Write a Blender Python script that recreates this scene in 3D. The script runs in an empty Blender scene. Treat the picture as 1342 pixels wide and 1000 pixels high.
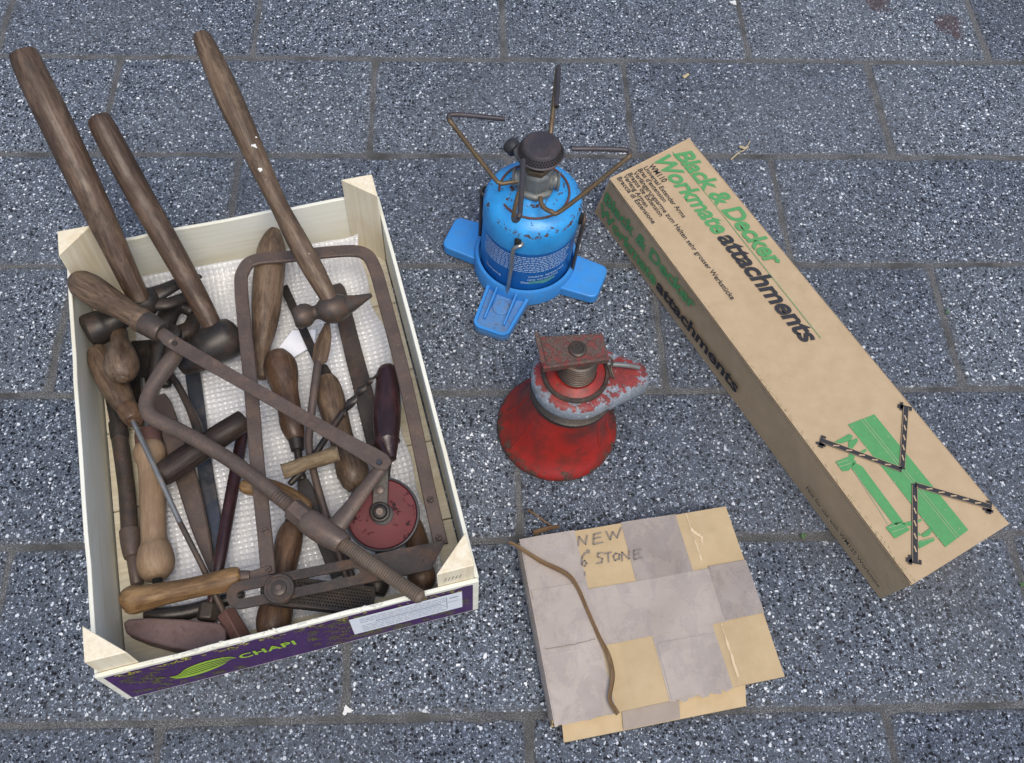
import bpy, bmesh, math, random
from mathutils import Vector, Matrix
random.seed(7)
SC = bpy.context.scene
COL = SC.collection
V = Vector
rad = math.radians

# ------------------------------------------------------------------ camera
CAM = V((0.25504, -0.91150, 0.84326))
CF = V((0.04483055, 0.48438055, -0.87370802))
CR = V((0.99896635, -0.02831441, 0.03556024))
CU = V((0.00751384, 0.87439909, 0.48514922))
FPX = 1283.8
cd = bpy.data.cameras.new('camera'); cam = bpy.data.objects.new('camera', cd); COL.objects.link(cam)
cam.matrix_world = Matrix(((CR.x, CU.x, -CF.x, CAM.x), (CR.y, CU.y, -CF.y, CAM.y), (CR.z, CU.z, -CF.z, CAM.z), (0, 0, 0, 1)))
cd.sensor_fit = 'HORIZONTAL'; cd.sensor_width = 36.0; cd.lens = FPX / 1342 * 36.0
cd.clip_start = 0.01; cd.clip_end = 200
SC.camera = cam
# ------------------------------------------------------------------ light
SUN_EL, SUN_AZ = 64.0, 160.0        # azimuth clockwise from +Y
w = bpy.data.worlds.new('World'); SC.world = w; w.use_nodes = True
nt = w.node_tree; bg = nt.nodes['Background']
sky = nt.nodes.new('ShaderNodeTexSky'); sky.sky_type = 'NISHITA'; sky.sun_disc = False
sky.sun_elevation = rad(SUN_EL); sky.sun_rotation = rad(SUN_AZ); sky.air_density = 1.0; sky.dust_density = 2.5; sky.ozone_density = 0.6
nt.links.new(sky.outputs[0], bg.inputs[0]); bg.inputs[1].default_value = 0.11
sl = bpy.data.lights.new('sun', 'SUN'); sl.energy = 1.5; sl.angle = rad(32); sl.color = (1.0, 0.93, 0.82)
so = bpy.data.objects.new('sun', sl); COL.objects.link(so); so.location = (1, -2, 3)
sd = V((math.sin(rad(SUN_AZ)) * math.cos(rad(SUN_EL)), math.cos(rad(SUN_AZ)) * math.cos(rad(SUN_EL)), math.sin(rad(SUN_EL))))
so.rotation_euler = sd.to_track_quat('Z', 'Y').to_euler()
vs = SC.view_settings; vs.view_transform = 'Standard'; vs.look = 'None'; vs.gamma = 1; vs.exposure = 0.68; vs.use_curve_mapping = False

# ------------------------------------------------------------------ measuring helpers
def at(u, v, z):                    # survey point: sight line through the measured photo point met with height z
    d = CF + CR * ((u - 671) / FPX) - CU * ((v - 500) / FPX)
    return CAM + d * ((z - CAM.z) / d.z)
def on_plane(u, v, P, n):
    d = CF + CR * ((u - 671) / FPX) - CU * ((v - 500) / FPX)
    return CAM + d * ((P - CAM).dot(n) / d.dot(n))
def mpp(P): return (P - CAM).dot(CF) / FPX
def path(pts):                      # [(u, v, z, r_px)] -> points and radii in metres
    P = [at(a[0], a[1], a[2]) for a in pts]
    return P, [a[3] * mpp(p) for a, p in zip(pts, P)]

# ------------------------------------------------------------------ mesh builder
def catmull(P, R, k):
    if k <= 1 or len(P) < 3: return P, R
    q, r = [], []
    n = len(P)
    for i in range(n - 1):
        a, b, c, d = P[max(i - 1, 0)], P[i], P[i + 1], P[min(i + 2, n - 1)]
        ra, rb, rc, rd = R[max(i - 1, 0)], R[i], R[i + 1], R[min(i + 2, n - 1)]
        for j in range(k):
            t = j / k; t2, t3 = t * t, t * t * t
            f = lambda A, B, C, D: 0.5 * ((2 * B) + (C - A) * t + (2 * A - 5 * B + 4 * C - D) * t2 + (3 * B - A - 3 * C + D) * t3)
            q.append(f(a, b, c, d)); r.append(max(f(ra, rb, rc, rd), 1e-4))
    q.append(P[-1]); r.append(R[-1])
    return q, r

class MB:
    def __init__(s): s.v = []; s.f = []; s.l = []
    def add(s, vs, fs, ls=None):
        o = len(s.v); s.v += [V(a) for a in vs]; s.l += [V(a) for a in (ls or vs)]
        s.f += [tuple(i + o for i in f) for f in fs]
    def tube(s, P, R, n=18, k=1, cap='round', squash=1.0, up=None, wob=0.0, cap0=None):
        P, R = catmull(P, R, k)
        cap0 = cap0 or cap
        t0 = (P[1] - P[0]).normalized(); t1 = (P[-1] - P[-2]).normalized()
        def capr(p, r, t, c):
            if c == 'round': return [(p + t * (r * .45 * math.sin(a)), r * math.cos(a)) for a in (.5, .95, 1.3)]
            if c == 'edge': return [(p + t * r * .10, r * .86)]
            return []
        c0 = capr(P[0], R[0], -t0, cap0)[::-1]; c1 = capr(P[-1], R[-1], t1, cap)
        PP = [a for a, b in c0] + list(P) + [a for a, b in c1]
        RR = [b for a, b in c0] + list(R) + [b for a, b in c1]
        tang = [t0] * len(c0)
        m = len(P)
        for i in range(m):
            a = P[max(i - 1, 0)]; b = P[min(i + 1, m - 1)]
            tang.append((b - a).normalized())
        tang += [t1] * len(c1)
        u = V(up) if up else V((0, 0, 1))
        if abs(u.dot(tang[0])) > .95: u = V((0, 1, 0))
        vs_, ls_, fs_ = [], [], []
        sacc = 0
        for i, (p, r, t) in enumerate(zip(PP, RR, tang)):
            if i: sacc += (p - PP[i - 1]).length
            x = u.cross(t).normalized(); y = t.cross(x).normalized(); u = y
            for j in range(n):
                a = 2 * math.pi * j / n
                rr = r * (1 + wob * (math.sin(3 * a + i * .7) * .5 + math.sin(2 * a - i * .45) * .5))
                vs_.append(p + x * (rr * math.cos(a)) + y * (rr * squash * math.sin(a)))
                ls_.append(V((r * math.cos(a), r * math.sin(a), sacc)))
        m = len(PP)
        for i in range(m - 1):
            for j in range(n):
                b = (j + 1) % n
                fs_.append((i * n + j, i * n + b, (i + 1) * n + b, (i + 1) * n + j))
        fs_.append(tuple(range(n))[::-1]); fs_.append(tuple((m - 1) * n + j for j in range(n)))
        s.add(vs_, fs_, ls_); return s
    def ribbon(s, P, W, th, nrm=(0, 0, 1), k=1, bev=.18):
        P, W = catmull(P, W, k); N0 = V(nrm)
        vs_, ls_, fs_ = [], [], []; m = len(P); sacc = 0
        for i in range(m):
            a = P[max(i - 1, 0)]; b = P[min(i + 1, m - 1)]; t = (b - a).normalized()
            x = t.cross(N0).normalized(); y = x.cross(t).normalized()
            if i: sacc += (P[i] - P[i - 1]).length
            h = th / 2; w_ = W[i] / 2; c = min(th * bev, w_ * .5)
            for (xx, yy) in ((-w_ + c, -h), (w_ - c, -h), (w_, -h + c), (w_, h - c), (w_ - c, h), (-w_ + c, h), (-w_, h - c), (-w_, -h + c)):
                vs_.append(P[i] + x * xx + y * yy); ls_.append(V((xx, yy, sacc)))
        for i in range(m - 1):
            for j in range(8):
                b = (j + 1) % 8; fs_.append((i * 8 + j, (i + 1) * 8 + j, (i + 1) * 8 + b, i * 8 + b))
        fs_.append(tuple(range(8))); fs_.append(tuple((m - 1) * 8 + j for j in range(8))[::-1])
        s.add(vs_, fs_, ls_); return s
    def lathe(s, prof, O, axis=(0, 0, 1), n=40, shift=(0, 0, 0), close=True):
        ax = V(axis).normalized(); x = ax.orthogonal().normalized(); y = ax.cross(x); O = V(O); sh = V(shift)
        vs_, fs_, ls_ = [], [], []
        for (r, z) in prof:
            for j in range(n):
                a = 2 * math.pi * j / n
                vs_.append(O + ax * z + sh * z + x * (r * math.cos(a)) + y * (r * math.sin(a))); ls_.append(V((r * math.cos(a), r * math.sin(a), z)))
        for i in range(len(prof) - 1):
            for j in range(n):
                b = (j + 1) % n; fs_.append((i * n + j, i * n + b, (i + 1) * n + b, (i + 1) * n + j))
        if close:
            fs_.append(tuple(range(n))[::-1]); fs_.append(tuple((len(prof) - 1) * n + j for j in range(n)))
        s.add(vs_, fs_, ls_); return s
    def prism(s, poly, z0, z1, fr=None):        # poly: list of 2D or 3D pts; fr(u,v,z)->world
        fr = fr or (lambda a, b, c: V((a, b, c)))
        n = len(poly)
        area = sum(poly[i][0] * poly[(i + 1) % n][1] - poly[(i + 1) % n][0] * poly[i][1] for i in range(n))
        if area < 0: poly = poly[::-1]
        vs_ = [fr(p[0], p[1], z0) for p in poly] + [fr(p[0], p[1], z1) for p in poly]
        ls_ = [V((p[0], p[1], z0)) for p in poly] + [V((p[0], p[1], z1)) for p in poly]
        fs_ = [tuple(range(n))[::-1], tuple(range(n, 2 * n))] + [(i, (i + 1) % n, n + (i + 1) % n, n + i) for i in range(n)]
        s.add(vs_, fs_, ls_); return s
    def hexa(s, b4, t4):                         # 4 bottom + 4 top world points, counter-clockwise from above
        s.add(list(b4) + list(t4), [(3, 2, 1, 0), (4, 5, 6, 7), (0, 1, 5, 4), (1, 2, 6, 5), (2, 3, 7, 6), (3, 0, 4, 7)]); return s
    def build(s, name, mat, parent=None, bevel=0.0, ang=40, seg=2, flat=False):
        # vertices are collected in world coordinates; a part is stored relative to its thing's base
        if parent: base = WPOS[parent.name]
        else:
            xs = [p.x for p in s.v]; ys = [p.y for p in s.v]; zs = [p.z for p in s.v]
            base = V(((min(xs) + max(xs)) / 2, (min(ys) + max(ys)) / 2, min(zs)))
        me = bpy.data.meshes.new(name)
        me.from_pydata([p - base for p in s.v], [], s.f)
        a = me.attributes.new('loc', 'FLOAT_VECTOR', 'POINT'); a.data.foreach_set('vector', [c for p in s.l for c in p])
        if not flat:
            me.polygons.foreach_set('use_smooth', [True] * len(me.polygons)); me.set_sharp_from_angle(angle=rad(ang))
        me.materials.append(mat); me.update()
        o = bpy.data.objects.new(name, me); COL.objects.link(o); WPOS[o.name] = base
        if parent: o.parent = parent
        else: o.location = base
        if bevel:
            b = o.modifiers.new('bevel', 'BEVEL'); b.width = bevel; b.segments = seg; b.limit_method = 'ANGLE'; b.angle_limit = rad(35)
        return o
WPOS = {}
def tag(o, label, cat, group=None, kind=None):
    if label: o['label'] = label
    if cat: o['category'] = cat
    if group: o['group'] = group
    if kind: o['kind'] = kind
    return o
def thing(name, label, cat, base, group=None):
    o = bpy.data.objects.new(name, None); COL.objects.link(o); o.location = base; o.empty_display_size = .02
    WPOS[o.name] = V(base); return tag(o, label, cat, group)

# ------------------------------------------------------------------ materials
class NT:
    def __init__(s, name):
        s.m = bpy.data.materials.new(name); s.m.use_nodes = True; s.t = s.m.node_tree
        s.b = s.t.nodes['Principled BSDF']; s.out = s.t.nodes['Material Output']
    def n(s, typ, **k):
        o = s.t.nodes.new(typ)
        for a, b in k.items():
            if a.startswith('i_'):
                key = a[2:]; key = int(key) if key.isdigit() else key.replace('_', ' ')
                s.set(o.inputs[key], b)
            else: setattr(o, a, b)
        return o
    def set(s, inp, v):
        if hasattr(v, 'is_output'): s.t.links.new(v, inp)
        else: inp.default_value = v
    def math(s, op, a, b=0.0, clamp=False):
        o = s.n('ShaderNodeMath', operation=op, use_clamp=clamp); s.set(o.inputs[0], a); s.set(o.inputs[1], b); return o.outputs[0]
    def ramp(s, f, stops, interp='LINEAR'):
        o = s.n('ShaderNodeValToRGB'); r = o.color_ramp; r.interpolation = interp
        while len(r.elements) < len(stops): r.elements.new(.5)
        for e, (p, c) in zip(r.elements, stops): e.position = p; e.color = (*c, 1) if len(c) == 3 else c
        s.set(o.inputs[0], f); return o.outputs[0]
    def mask(s, f, a, b): return s.ramp(f, [(a, (0, 0, 0)), (b, (1, 1, 1))])
    def mix(s, f, a, b, mode='MIX'):
        o = s.n('ShaderNodeMix', data_type='RGBA', blend_type=mode); s.set(o.inputs[0], f)
        for i, x in ((6, a), (7, b)): s.set(o.inputs[i], (*x, 1) if isinstance(x, tuple) and len(x) == 3 else x)
        return o.outputs[2]
    def noise(s, vec, scale, detail=4, rough=.55, dist=0.0):
        o = s.n('ShaderNodeTexNoise'); s.set(o.inputs['Vector'], vec); o.inputs['Scale'].default_value = scale
        o.inputs['Detail'].default_value = detail; o.inputs['Roughness'].default_value = rough; o.inputs['Distortion'].default_value = dist
        return o.outputs[0]
    def vor(s, vec, scale, feature='F1', rnd=1.0):
        o = s.n('ShaderNodeTexVoronoi', feature=feature); s.set(o.inputs['Vector'], vec); o.inputs['Scale'].default_value = scale; o.inputs['Randomness'].default_value = rnd
        return o
    def loc(s, scale=(1, 1, 1), rnd=True):
        a = s.n('ShaderNodeAttribute', attribute_name='loc').outputs['Vector']
        if rnd:
            r = s.n('ShaderNodeObjectInfo').outputs['Random']
            c = s.n('ShaderNodeCombineXYZ'); 
            for i, k in enumerate((7.3, 3.1, 9.7)): s.set(c.inputs[i], s.math('MULTIPLY', r, k))
            v = s.n('ShaderNodeVectorMath', operation='ADD'); s.set(v.inputs[0], a); s.set(v.inputs[1], c.outputs[0]); a = v.outputs[0]
        if scale != (1, 1, 1):
            v = s.n('ShaderNodeVectorMath', operation='MULTIPLY'); s.set(v.inputs[0], a); v.inputs[1].default_value = scale; a = v.outputs[0]
        return a
    def wpos(s): return s.n('ShaderNodeNewGeometry').outputs['Position']
    def bump(s, h, strength=.3, dist=.001):
        o = s.n('ShaderNodeBump'); o.inputs['Strength'].default_value = strength; o.inputs['Distance'].default_value = dist
        s.set(o.inputs['Height'], h); s.set(s.b.inputs['Normal'], o.outputs[0]); return o
    def fin(s, col=None, rough=.6, metal=0.0, spec=.5, coat=0.0):
        if col is not None: s.set(s.b.inputs['Base Color'], (*col, 1) if isinstance(col, tuple) and len(col) == 3 else col)
        s.set(s.b.inputs['Roughness'], rough); s.set(s.b.inputs['Metallic'], metal); s.set(s.b.inputs['Specular IOR Level'], spec)
        s.set(s.b.inputs['Coat Weight'], coat); return s.m

def mat_plain(name, col, rough=.6, metal=0.0, var=.12, spec=.5):
    k = NT(name); n = k.noise(k.wpos(), 180, 3)
    c = k.mix(n, tuple(x * (1 - var) for x in col), tuple(min(1, x * (1 + var)) for x in col))
    return k.fin(c, rough, metal, spec)

def mat_slab():
    k = NT('terrazzo concrete')
    g = k.wpos()
    r = k.n('ShaderNodeObjectInfo').outputs['Random']
    wv = k.n('ShaderNodeVectorMath', operation='MULTIPLY_ADD')
    wn_ = k.n('ShaderNodeTexNoise'); k.set(wn_.inputs['Vector'], g); wn_.inputs['Scale'].default_value = 330; wn_.inputs['Detail'].default_value = 2
    k.set(wv.inputs[0], wn_.outputs['Color']); wv.inputs[1].default_value = (.0032, .0032, .0032); k.set(wv.inputs[2], g)
    gw = wv.outputs[0]
    big = k.noise(g, 9, 4)
    mat = k.mix(k.noise(g, 800, 3), (.028, .035, .047), (.105, .125, .160))
    mat = k.mix(k.mask(big, .35, .7), mat, k.mix(.4, mat, (.075, .082, .092)))
    def layer(base, scale, stops, thr0, thr1, h):
        v = k.vor(gw, scale); sp = k.n('ShaderNodeSeparateColor'); k.set(sp.inputs[0], v.outputs['Color'])
        size = k.math('MULTIPLY_ADD', sp.outputs[1], thr1 - thr0); k.t.nodes[-1].inputs[2].default_value = thr0
        d = k.math('SUBTRACT', size, v.outputs['Distance'])
        m = k.mask(d, .0, .07)
        chip = k.ramp(sp.outputs[0], stops, 'CONSTANT')
        on = k.ramp(sp.outputs[0], [(0, (0, 0, 0)), (h, (1, 1, 1))], 'CONSTANT')
        m = k.math('MULTIPLY', m, on)
        return k.mix(m, base, chip), m
    c, m0 = layer(mat, 800, [(0, (.2, .2, .2)), (.25, (.030, .037, .050)), (.45, (.12, .145, .188)), (.70, (.23, .275, .345)), (.90, (.46, .51, .58))], .25, .6, .25)
    c, m1 = layer(c, 480, [(0, (.2, .2, .2)), (.36, (.006, .007, .011)), (.60, (.125, .150, .195)), (.74, (.26, .305, .375)), (.88, (.58, .62, .68))], .24, .60, .36)
    c, m2 = layer(c, 300, [(0, (.2, .2, .2)), (.44, (.006, .007, .011)), (.74, (.085, .103, .135)), (.86, (.25, .29, .35)), (.955, (.68, .71, .74))], .24, .54, .44)
    c, m3 = layer(c, 215, [(0, (.2, .2, .2)), (.70, (.004, .005, .008)), (.97, (.66, .69, .72))], .20, .44, .70)
    tone = k.mix(r, (.74, .76, .80), (1.14, 1.13, 1.10))
    c = k.mix(1.0, c, tone, 'MULTIPLY')
    c = k.mix(k.math('MULTIPLY', k.mask(k.noise(g, 5.5, 6, .7), .48, .72), .45), c, (.072, .075, .080))   # dulled, dirty patches
    c = k.mix(k.math('MULTIPLY', k.mask(k.noise(g, 2.3, 5, .6), .45, .7), .22), c, (.16, .175, .20))        # paler worn areas
    # worn, dusty slab rims: loc holds the slab's own coordinates
    sx = k.n('ShaderNodeSeparateXYZ'); k.set(sx.inputs[0], k.n('ShaderNodeAttribute', attribute_name='loc').outputs['Vector'])
    ex = k.math('SUBTRACT', (.300 - .0036) / 2, k.math('ABSOLUTE', sx.outputs[0])); ey = k.math('SUBTRACT', (.15204 - .0036) / 2, k.math('ABSOLUTE', sx.outputs[1]))
    ed = k.math('ADD', k.math('MINIMUM', ex, ey), k.math('MULTIPLY', k.math('SUBTRACT', k.noise(g, 120, 4, .7), .5), .010))
    em = k.ramp(k.math('MULTIPLY', ed, 100), [(.0, (1, 1, 1)), (.75, (0, 0, 0))])
    c = k.mix(k.math('MULTIPLY', em, .48), c, k.mix(k.noise(g, 800, 3, .7), (.034, .036, .040), (.125, .125, .125)))
    for (x, y, R) in STAINS:                     # old rust-red paint stains
        vm = k.n('ShaderNodeVectorMath', operation='DISTANCE'); k.set(vm.inputs[0], g); vm.inputs[1].default_value = (x, y, 0)
        dd = k.math('ADD', k.math('DIVIDE', vm.outputs['Value'], R), k.math('MULTIPLY', k.math('SUBTRACT', k.noise(g, 60, 5, .7), .5), 2.2))
        c = k.mix(k.math('MULTIPLY', k.ramp(dd, [(.5, (1, 1, 1)), (.95, (0, 0, 0))]), .7), c, (.055, .028, .027))
    hgt = k.math('ADD', k.math('MULTIPLY', m1, .4), k.math('MULTIPLY', m2, .6))
    k.bump(k.math('ADD', hgt, k.noise(g, 900, 2)), .4, .0006)
    return k.fin(c, k.mix(m2, (.72,) * 3, (.36,) * 3), 0, .32)
STAINS = [tuple(at(1243, 30, 0))[:2] + (.022,), tuple(at(1150, 2, 0))[:2] + (.02,), tuple(at(1255, 45, 0))[:2] + (.012,)]
def mat_mortar():
    k = NT('sandy joint mortar'); g = k.wpos()
    n = k.noise(g, 900, 3, .7); c = k.ramp(n, [(.3, (.034, .036, .040)), (.5, (.105, .106, .108)), (.66, (.26, .26, .26))])
    c = k.mix(k.mask(k.noise(g, 24, 4), .45, .7), c, (.060, .060, .058))
    c = k.mix(k.math('MULTIPLY', k.mask(k.noise(g, 11, 4), .55, .7), .28), c, (.15, .14, .125))
    k.bump(n, .8, .0015); return k.fin(c, .95, 0, .2)
def mat_wood(name, dark, mid, light, rough=.55, wear=.35, grain=1.0, spec=.4):
    k = NT(name)
    L = k.loc((300 * grain, 300 * grain, 22)); L2 = k.loc((62, 62, 30)); L3 = k.loc((900, 900, 60))
    g = k.noise(L, 1, 6, .62, .9); b = k.noise(L2, 1, 6, .66)
    c = k.ramp(g, [(.22, dark), (.50, mid), (.80, light)])
    c = k.mix(k.math('MULTIPLY', k.mask(k.noise(L3, 1, 3, .6), .54, .68), .45), c, dark)      # pores and fine cracks
    c = k.mix(k.math('MULTIPLY', k.mask(b, .42, .66), .8), c, k.mix(.7, c, dark))              # ingrained dirt
    rb = k.noise(k.loc((70, 70, 26)), 1, 6, .7)
    c = k.mix(k.math('MULTIPLY', k.mask(rb, .50, .66), .6), c, light)                           # rubbed, paler places
    c = k.mix(k.math('MULTIPLY', k.mask(k.noise(k.loc((26, 26, 12)), 1, 4, .6), .42, .62), .55), c, k.mix(.6, c, dark))
    sc = k.math('MULTIPLY', k.mask(k.noise(k.loc((420, 420, 90)), 1, 5, .8, 1.5), .64, .72), wear)
    c = k.mix(sc, c, tuple(min(1, x * 1.7 + .04) for x in light))                               # nicks and scratches
    k.bump(k.math('ADD', k.math('ADD', k.math('MULTIPLY', g, .7), k.math('MULTIPLY', b, .7)), k.math('MULTIPLY', sc, -.6)), .38, .0013)
    rr = k.ramp(b, [(.3, (max(.1, rough - .12),) * 3), (.7, (min(1, rough + .2),) * 3)])
    return k.fin(c, rr, 0, spec)
def mat_iron(name, dark, mid, rust, rust_amt=.5, rough=.5, metal=.55, sc=1.0):
    k = NT(name); L = k.loc()
    a = k.noise(L, 62 * sc, 7, .7); b = k.noise(L, 420 * sc, 4, .7); c0 = k.noise(L, 26 * sc, 5, .6)
    c = k.mix(k.math('ADD', k.math('MULTIPLY', k.mask(b, .25, .75), .35), k.math('MULTIPLY', k.mask(c0, .3, .7), .65)), dark, mid)
    rm = k.math('MULTIPLY', k.mask(a, .60 - rust_amt * .3, .78 - rust_amt * .15), .8)
    c = k.mix(rm, c, k.mix(k.mask(b, .3, .7), tuple(x * .65 for x in rust), tuple(x * 1.15 for x in rust)))
    c = k.mix(k.math('MULTIPLY', k.mask(k.noise(L, 230 * sc, 6, .8), .62, .70), .6), c, tuple(min(1, x * 1.9 + .03) for x in mid))   # rubbed bright specks
    c = k.mix(k.math('MULTIPLY', k.mask(k.noise(L, 150 * sc, 6, .8), .60, .68), .6), c, tuple(x * .5 for x in dark))                  # pits
    k.bump(k.math('ADD', a, k.math('MULTIPLY', b, .5)), .36, .0007)
    mt = k.ramp(rm, [(0, (metal,) * 3), (1, (.1,) * 3)])
    return k.fin(c, k.mix(rm, (rough,) * 3, (min(.95, rough + .28),) * 3), mt, .4)
def mat_paint(name, cols, under, wear_a, wear_b, rough=.4, sc=1.0, grime=None, grime_amt=.5, under2=None):
    k = NT(name); L = k.loc(rnd=False)
    n1 = k.noise(L, 95 * sc, 7, .72); n2 = k.noise(L, 420 * sc, 4, .7); n3 = k.noise(L, 30 * sc, 4, .6)
    p = k.mix(k.mask(n3, .3, .7), cols[0], cols[1])
    wm = k.mask(n1, wear_a, wear_b)
    u = k.mix(k.mask(n2, .4, .6), under, under2 or tuple(x * .5 for x in under))
    if grime: p = k.mix(k.math('MULTIPLY', k.mask(k.noise(L, 60 * sc, 6, .7), .42, .68), grime_amt), p, grime)
    c = k.mix(wm, p, u)
    k.bump(k.math('SUBTRACT', k.math('MULTIPLY', n2, .25), k.math('MULTIPLY', wm, .8)), .5, .0007)
    return k.fin(c, k.mix(wm, (rough,) * 3, (.75,) * 3), 0, .5)
def mat_card(name, a, b, wob=.5):
    k = NT(name); g = k.wpos()
    n = k.noise(g, 60, 5, .6); f = k.noise(g, 1500, 3, .7)
    c = k.mix(k.math('MULTIPLY', k.mask(n, .3, .72), .6), a, b)
    c = k.mix(k.math('MULTIPLY', k.mask(f, .45, .75), .18), c, tuple(x * .55 for x in a))
    c = k.mix(k.math('MULTIPLY', k.mask(k.noise(g, 26, 6, .75), .62, .74), .28), c, tuple(x * .6 for x in a))
    w_ = k.n('ShaderNodeTexWave', wave_type='BANDS'); 
    k.bump(k.math('ADD', k.math('MULTIPLY', n, wob), k.math('MULTIPLY', f, .12)), .4, .0015)
    return k.fin(c, .8, 0, .25)
def mat_poplar(name, a, b):
    k = NT(name); L = k.loc((300, 300, 9)); n = k.noise(L, 1, 4, .6, .4); m = k.noise(k.loc((40, 40, 7)), 1, 4, .6, 1.2)
    c = k.mix(k.mask(n, .3, .75), a, b); c = k.mix(k.math('MULTIPLY', k.mask(m, .5, .72), .45), c, tuple(x * y for x, y in zip(b, (.86, .78, .62))))
    k.bump(n, .25, .0006); return k.fin(c, .62, 0, .3)
def mat_tape(name, a, b):
    k = NT(name); g = k.wpos()
    sq = k.n('ShaderNodeVectorMath', operation='MULTIPLY'); k.set(sq.inputs[0], g); sq.inputs[1].default_value = (1.6, 1, 1)
    n = k.noise(g, 26, 5, .6, .4); f = k.noise(sq.outputs[0], 70, 5, .7, 1.0)
    c = k.mix(k.mask(n, .35, .7), a, b)
    st = k.mask(k.noise(sq.outputs[0], 30, 7, .72, .6), .50, .54)                # film lying smooth or rubbed dull
    c = k.mix(k.math('MULTIPLY', k.mask(k.noise(g, 90, 6, .8, .6), .62, .70), .5), c, (.20, .15, .105))
    k.bump(k.math('ADD', n, k.math('MULTIPLY', f, .35)), .30, .0022)
    k.set(k.b.inputs['Coat Roughness'], .16)
    return k.fin(c, k.mix(st, (.50,) * 3, (.15,) * 3), 0, .8, k.mix(st, (.0,) * 3, (.7,) * 3))

M = {}
M['slab'] = mat_slab(); M['mortar'] = mat_mortar()
M['oldwood'] = mat_wood('old dark handle wood', (.018, .011, .0075), (.092, .056, .036), (.20, .135, .09), .42, .5, spec=.35)
M['greywood'] = mat_wood('greyed handle wood', (.026, .016, .010), (.125, .080, .050), (.24, .168, .108), .48, .5, spec=.35)
M['brownwood'] = mat_wood('brown polished handle wood', (.020, .010, .007), (.10, .055, .030), (.19, .113, .063), .38, .3)
M['darkwood'] = mat_wood('almost black handle wood', (.009, .0065, .006), (.030, .020, .016), (.075, .050, .036), .5, .25, spec=.25)
M['yellowwood'] = mat_wood('yellow varnished handle wood', (.055, .026, .010), (.215, .120, .046), (.36, .23, .105), .40, .4)
M['palewood'] = mat_wood('pale turned wood', (.16, .105, .062), (.25, .168, .102), (.31, .222, .142), .6, .12)
M['twig'] = mat_wood('barked twig wood', (.05, .034, .018), (.18, .125, .07), (.32, .24, .145), .7, .4)
M['plumwood'] = mat_wood('dark plum lacquered wood', (.013, .006, .007), (.030, .011, .012), (.07, .027, .025), .30, .2, spec=.5)
M['iron'] = mat_iron('dark rusty iron', (.036, .029, .025), (.095, .078, .066), (.125, .066, .038), .42, .42, .4)
M['brownsteel'] = mat_iron('brown flat steel', (.070, .052, .043), (.140, .105, .087), (.145, .092, .066), .45, .42, .3)
M['blackiron'] = mat_iron('black iron', (.015, .013, .012), (.055, .048, .043), (.085, .050, .032), .30, .42, .4)
M['bluesteel'] = mat_iron('blue grey steel', (.05, .055, .065), (.13, .14, .16), (.10, .07, .05), .35, .38, .8)
M['silver'] = mat_iron('bright steel shaft', (.30, .28, .25), (.52, .49, .44), (.12, .09, .06), .25, .32, .9)
M['thread'] = mat_iron('brown threaded rod steel', (.09, .068, .052), (.20, .158, .122), (.17, .10, .06), .4, .45, .35)
M['copper'] = mat_iron('dull copper', (.105, .052, .042), (.20, .11, .09), (.13, .065, .05), .4, .5, .35)
M['greycopper'] = mat_iron('grey brown copper', (.13, .083, .075), (.21, .145, .135), (.11, .06, .05), .35, .55, .3)
M['zinc'] = mat_iron('grey zinc casting', (.13, .14, .135), (.27, .285, .28), (.10, .07, .045), .35, .5, .5)
M['brass'] = mat_iron('aged brass wire', (.085, .058, .034), (.19, .14, .08), (.10, .055, .032), .5, .45, .45)
M['burner'] = mat_iron('burnt steel burner', (.045, .040, .046), (.085, .077, .084), (.085, .055, .045), .3, .5, .45)
M['poplar'] = mat_poplar('pale poplar veneer', (.74, .735, .65), (.66, .645, .545))
M['poplar_in'] = mat_poplar('pale poplar board', (.68, .63, .49), (.52, .455, .33))
M['post'] = mat_poplar('sawn spruce post', (.76, .70, .55), (.65, .56, .40))
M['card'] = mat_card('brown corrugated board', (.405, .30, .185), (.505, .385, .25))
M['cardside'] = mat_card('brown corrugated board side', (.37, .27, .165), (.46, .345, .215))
M['carton'] = mat_card('yellow carton', (.42, .315, .18), (.52, .40, .245), .8)
M['tape'] = mat_tape('packing tape', (.315, .265, .225), (.385, .33, .29))
M['tape2'] = mat_tape('doubled packing tape', (.24, .195, .16), (.32, .275, .245))
M['green'] = mat_plain('green print', (.075, .27, .095), .75)
M['ink'] = mat_plain('black print', (.022, .022, .026), .7)
M['pencil'] = mat_plain('pencil mark', (.20, .17, .15), .7)
M['greenline'] = mat_plain('pale line print', (.30, .36, .22), .75)
M['purple'] = mat_paint('purple printed front', [(.038, .008, .075), (.058, .012, .105)], (.10, .085, .03), .60, .64, .45, 2.2)
M['lime'] = mat_plain('lime print', (.30, .48, .035), .5)
M['olive'] = mat_plain('olive print', (.13, .135, .03), .5)
M['yellowprint'] = mat_plain('yellow print', (.55, .50, .05), .5)
M['label'] = mat_plain('white paper label', (.72, .75, .80), .5, 0, .05)
M['labelink'] = mat_plain('grey label print', (.27, .30, .37), .6)
M['paper'] = mat_plain('white paper', (.78, .80, .86), .7, 0, .05)
M['blueplastic'] = mat_paint('blue plastic', [(.030, .225, .60), (.045, .27, .68)], (.10, .16, .26), .74, .80, .42, 1.5, (.07, .14, .24), .35)
M['blueplastic_worn'] = mat_paint('scuffed blue plastic', [(.06, .20, .46), (.09, .24, .5)], (.16, .15, .15), .58, .70, .55, 2.2, (.12, .17, .24), .75)

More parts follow.
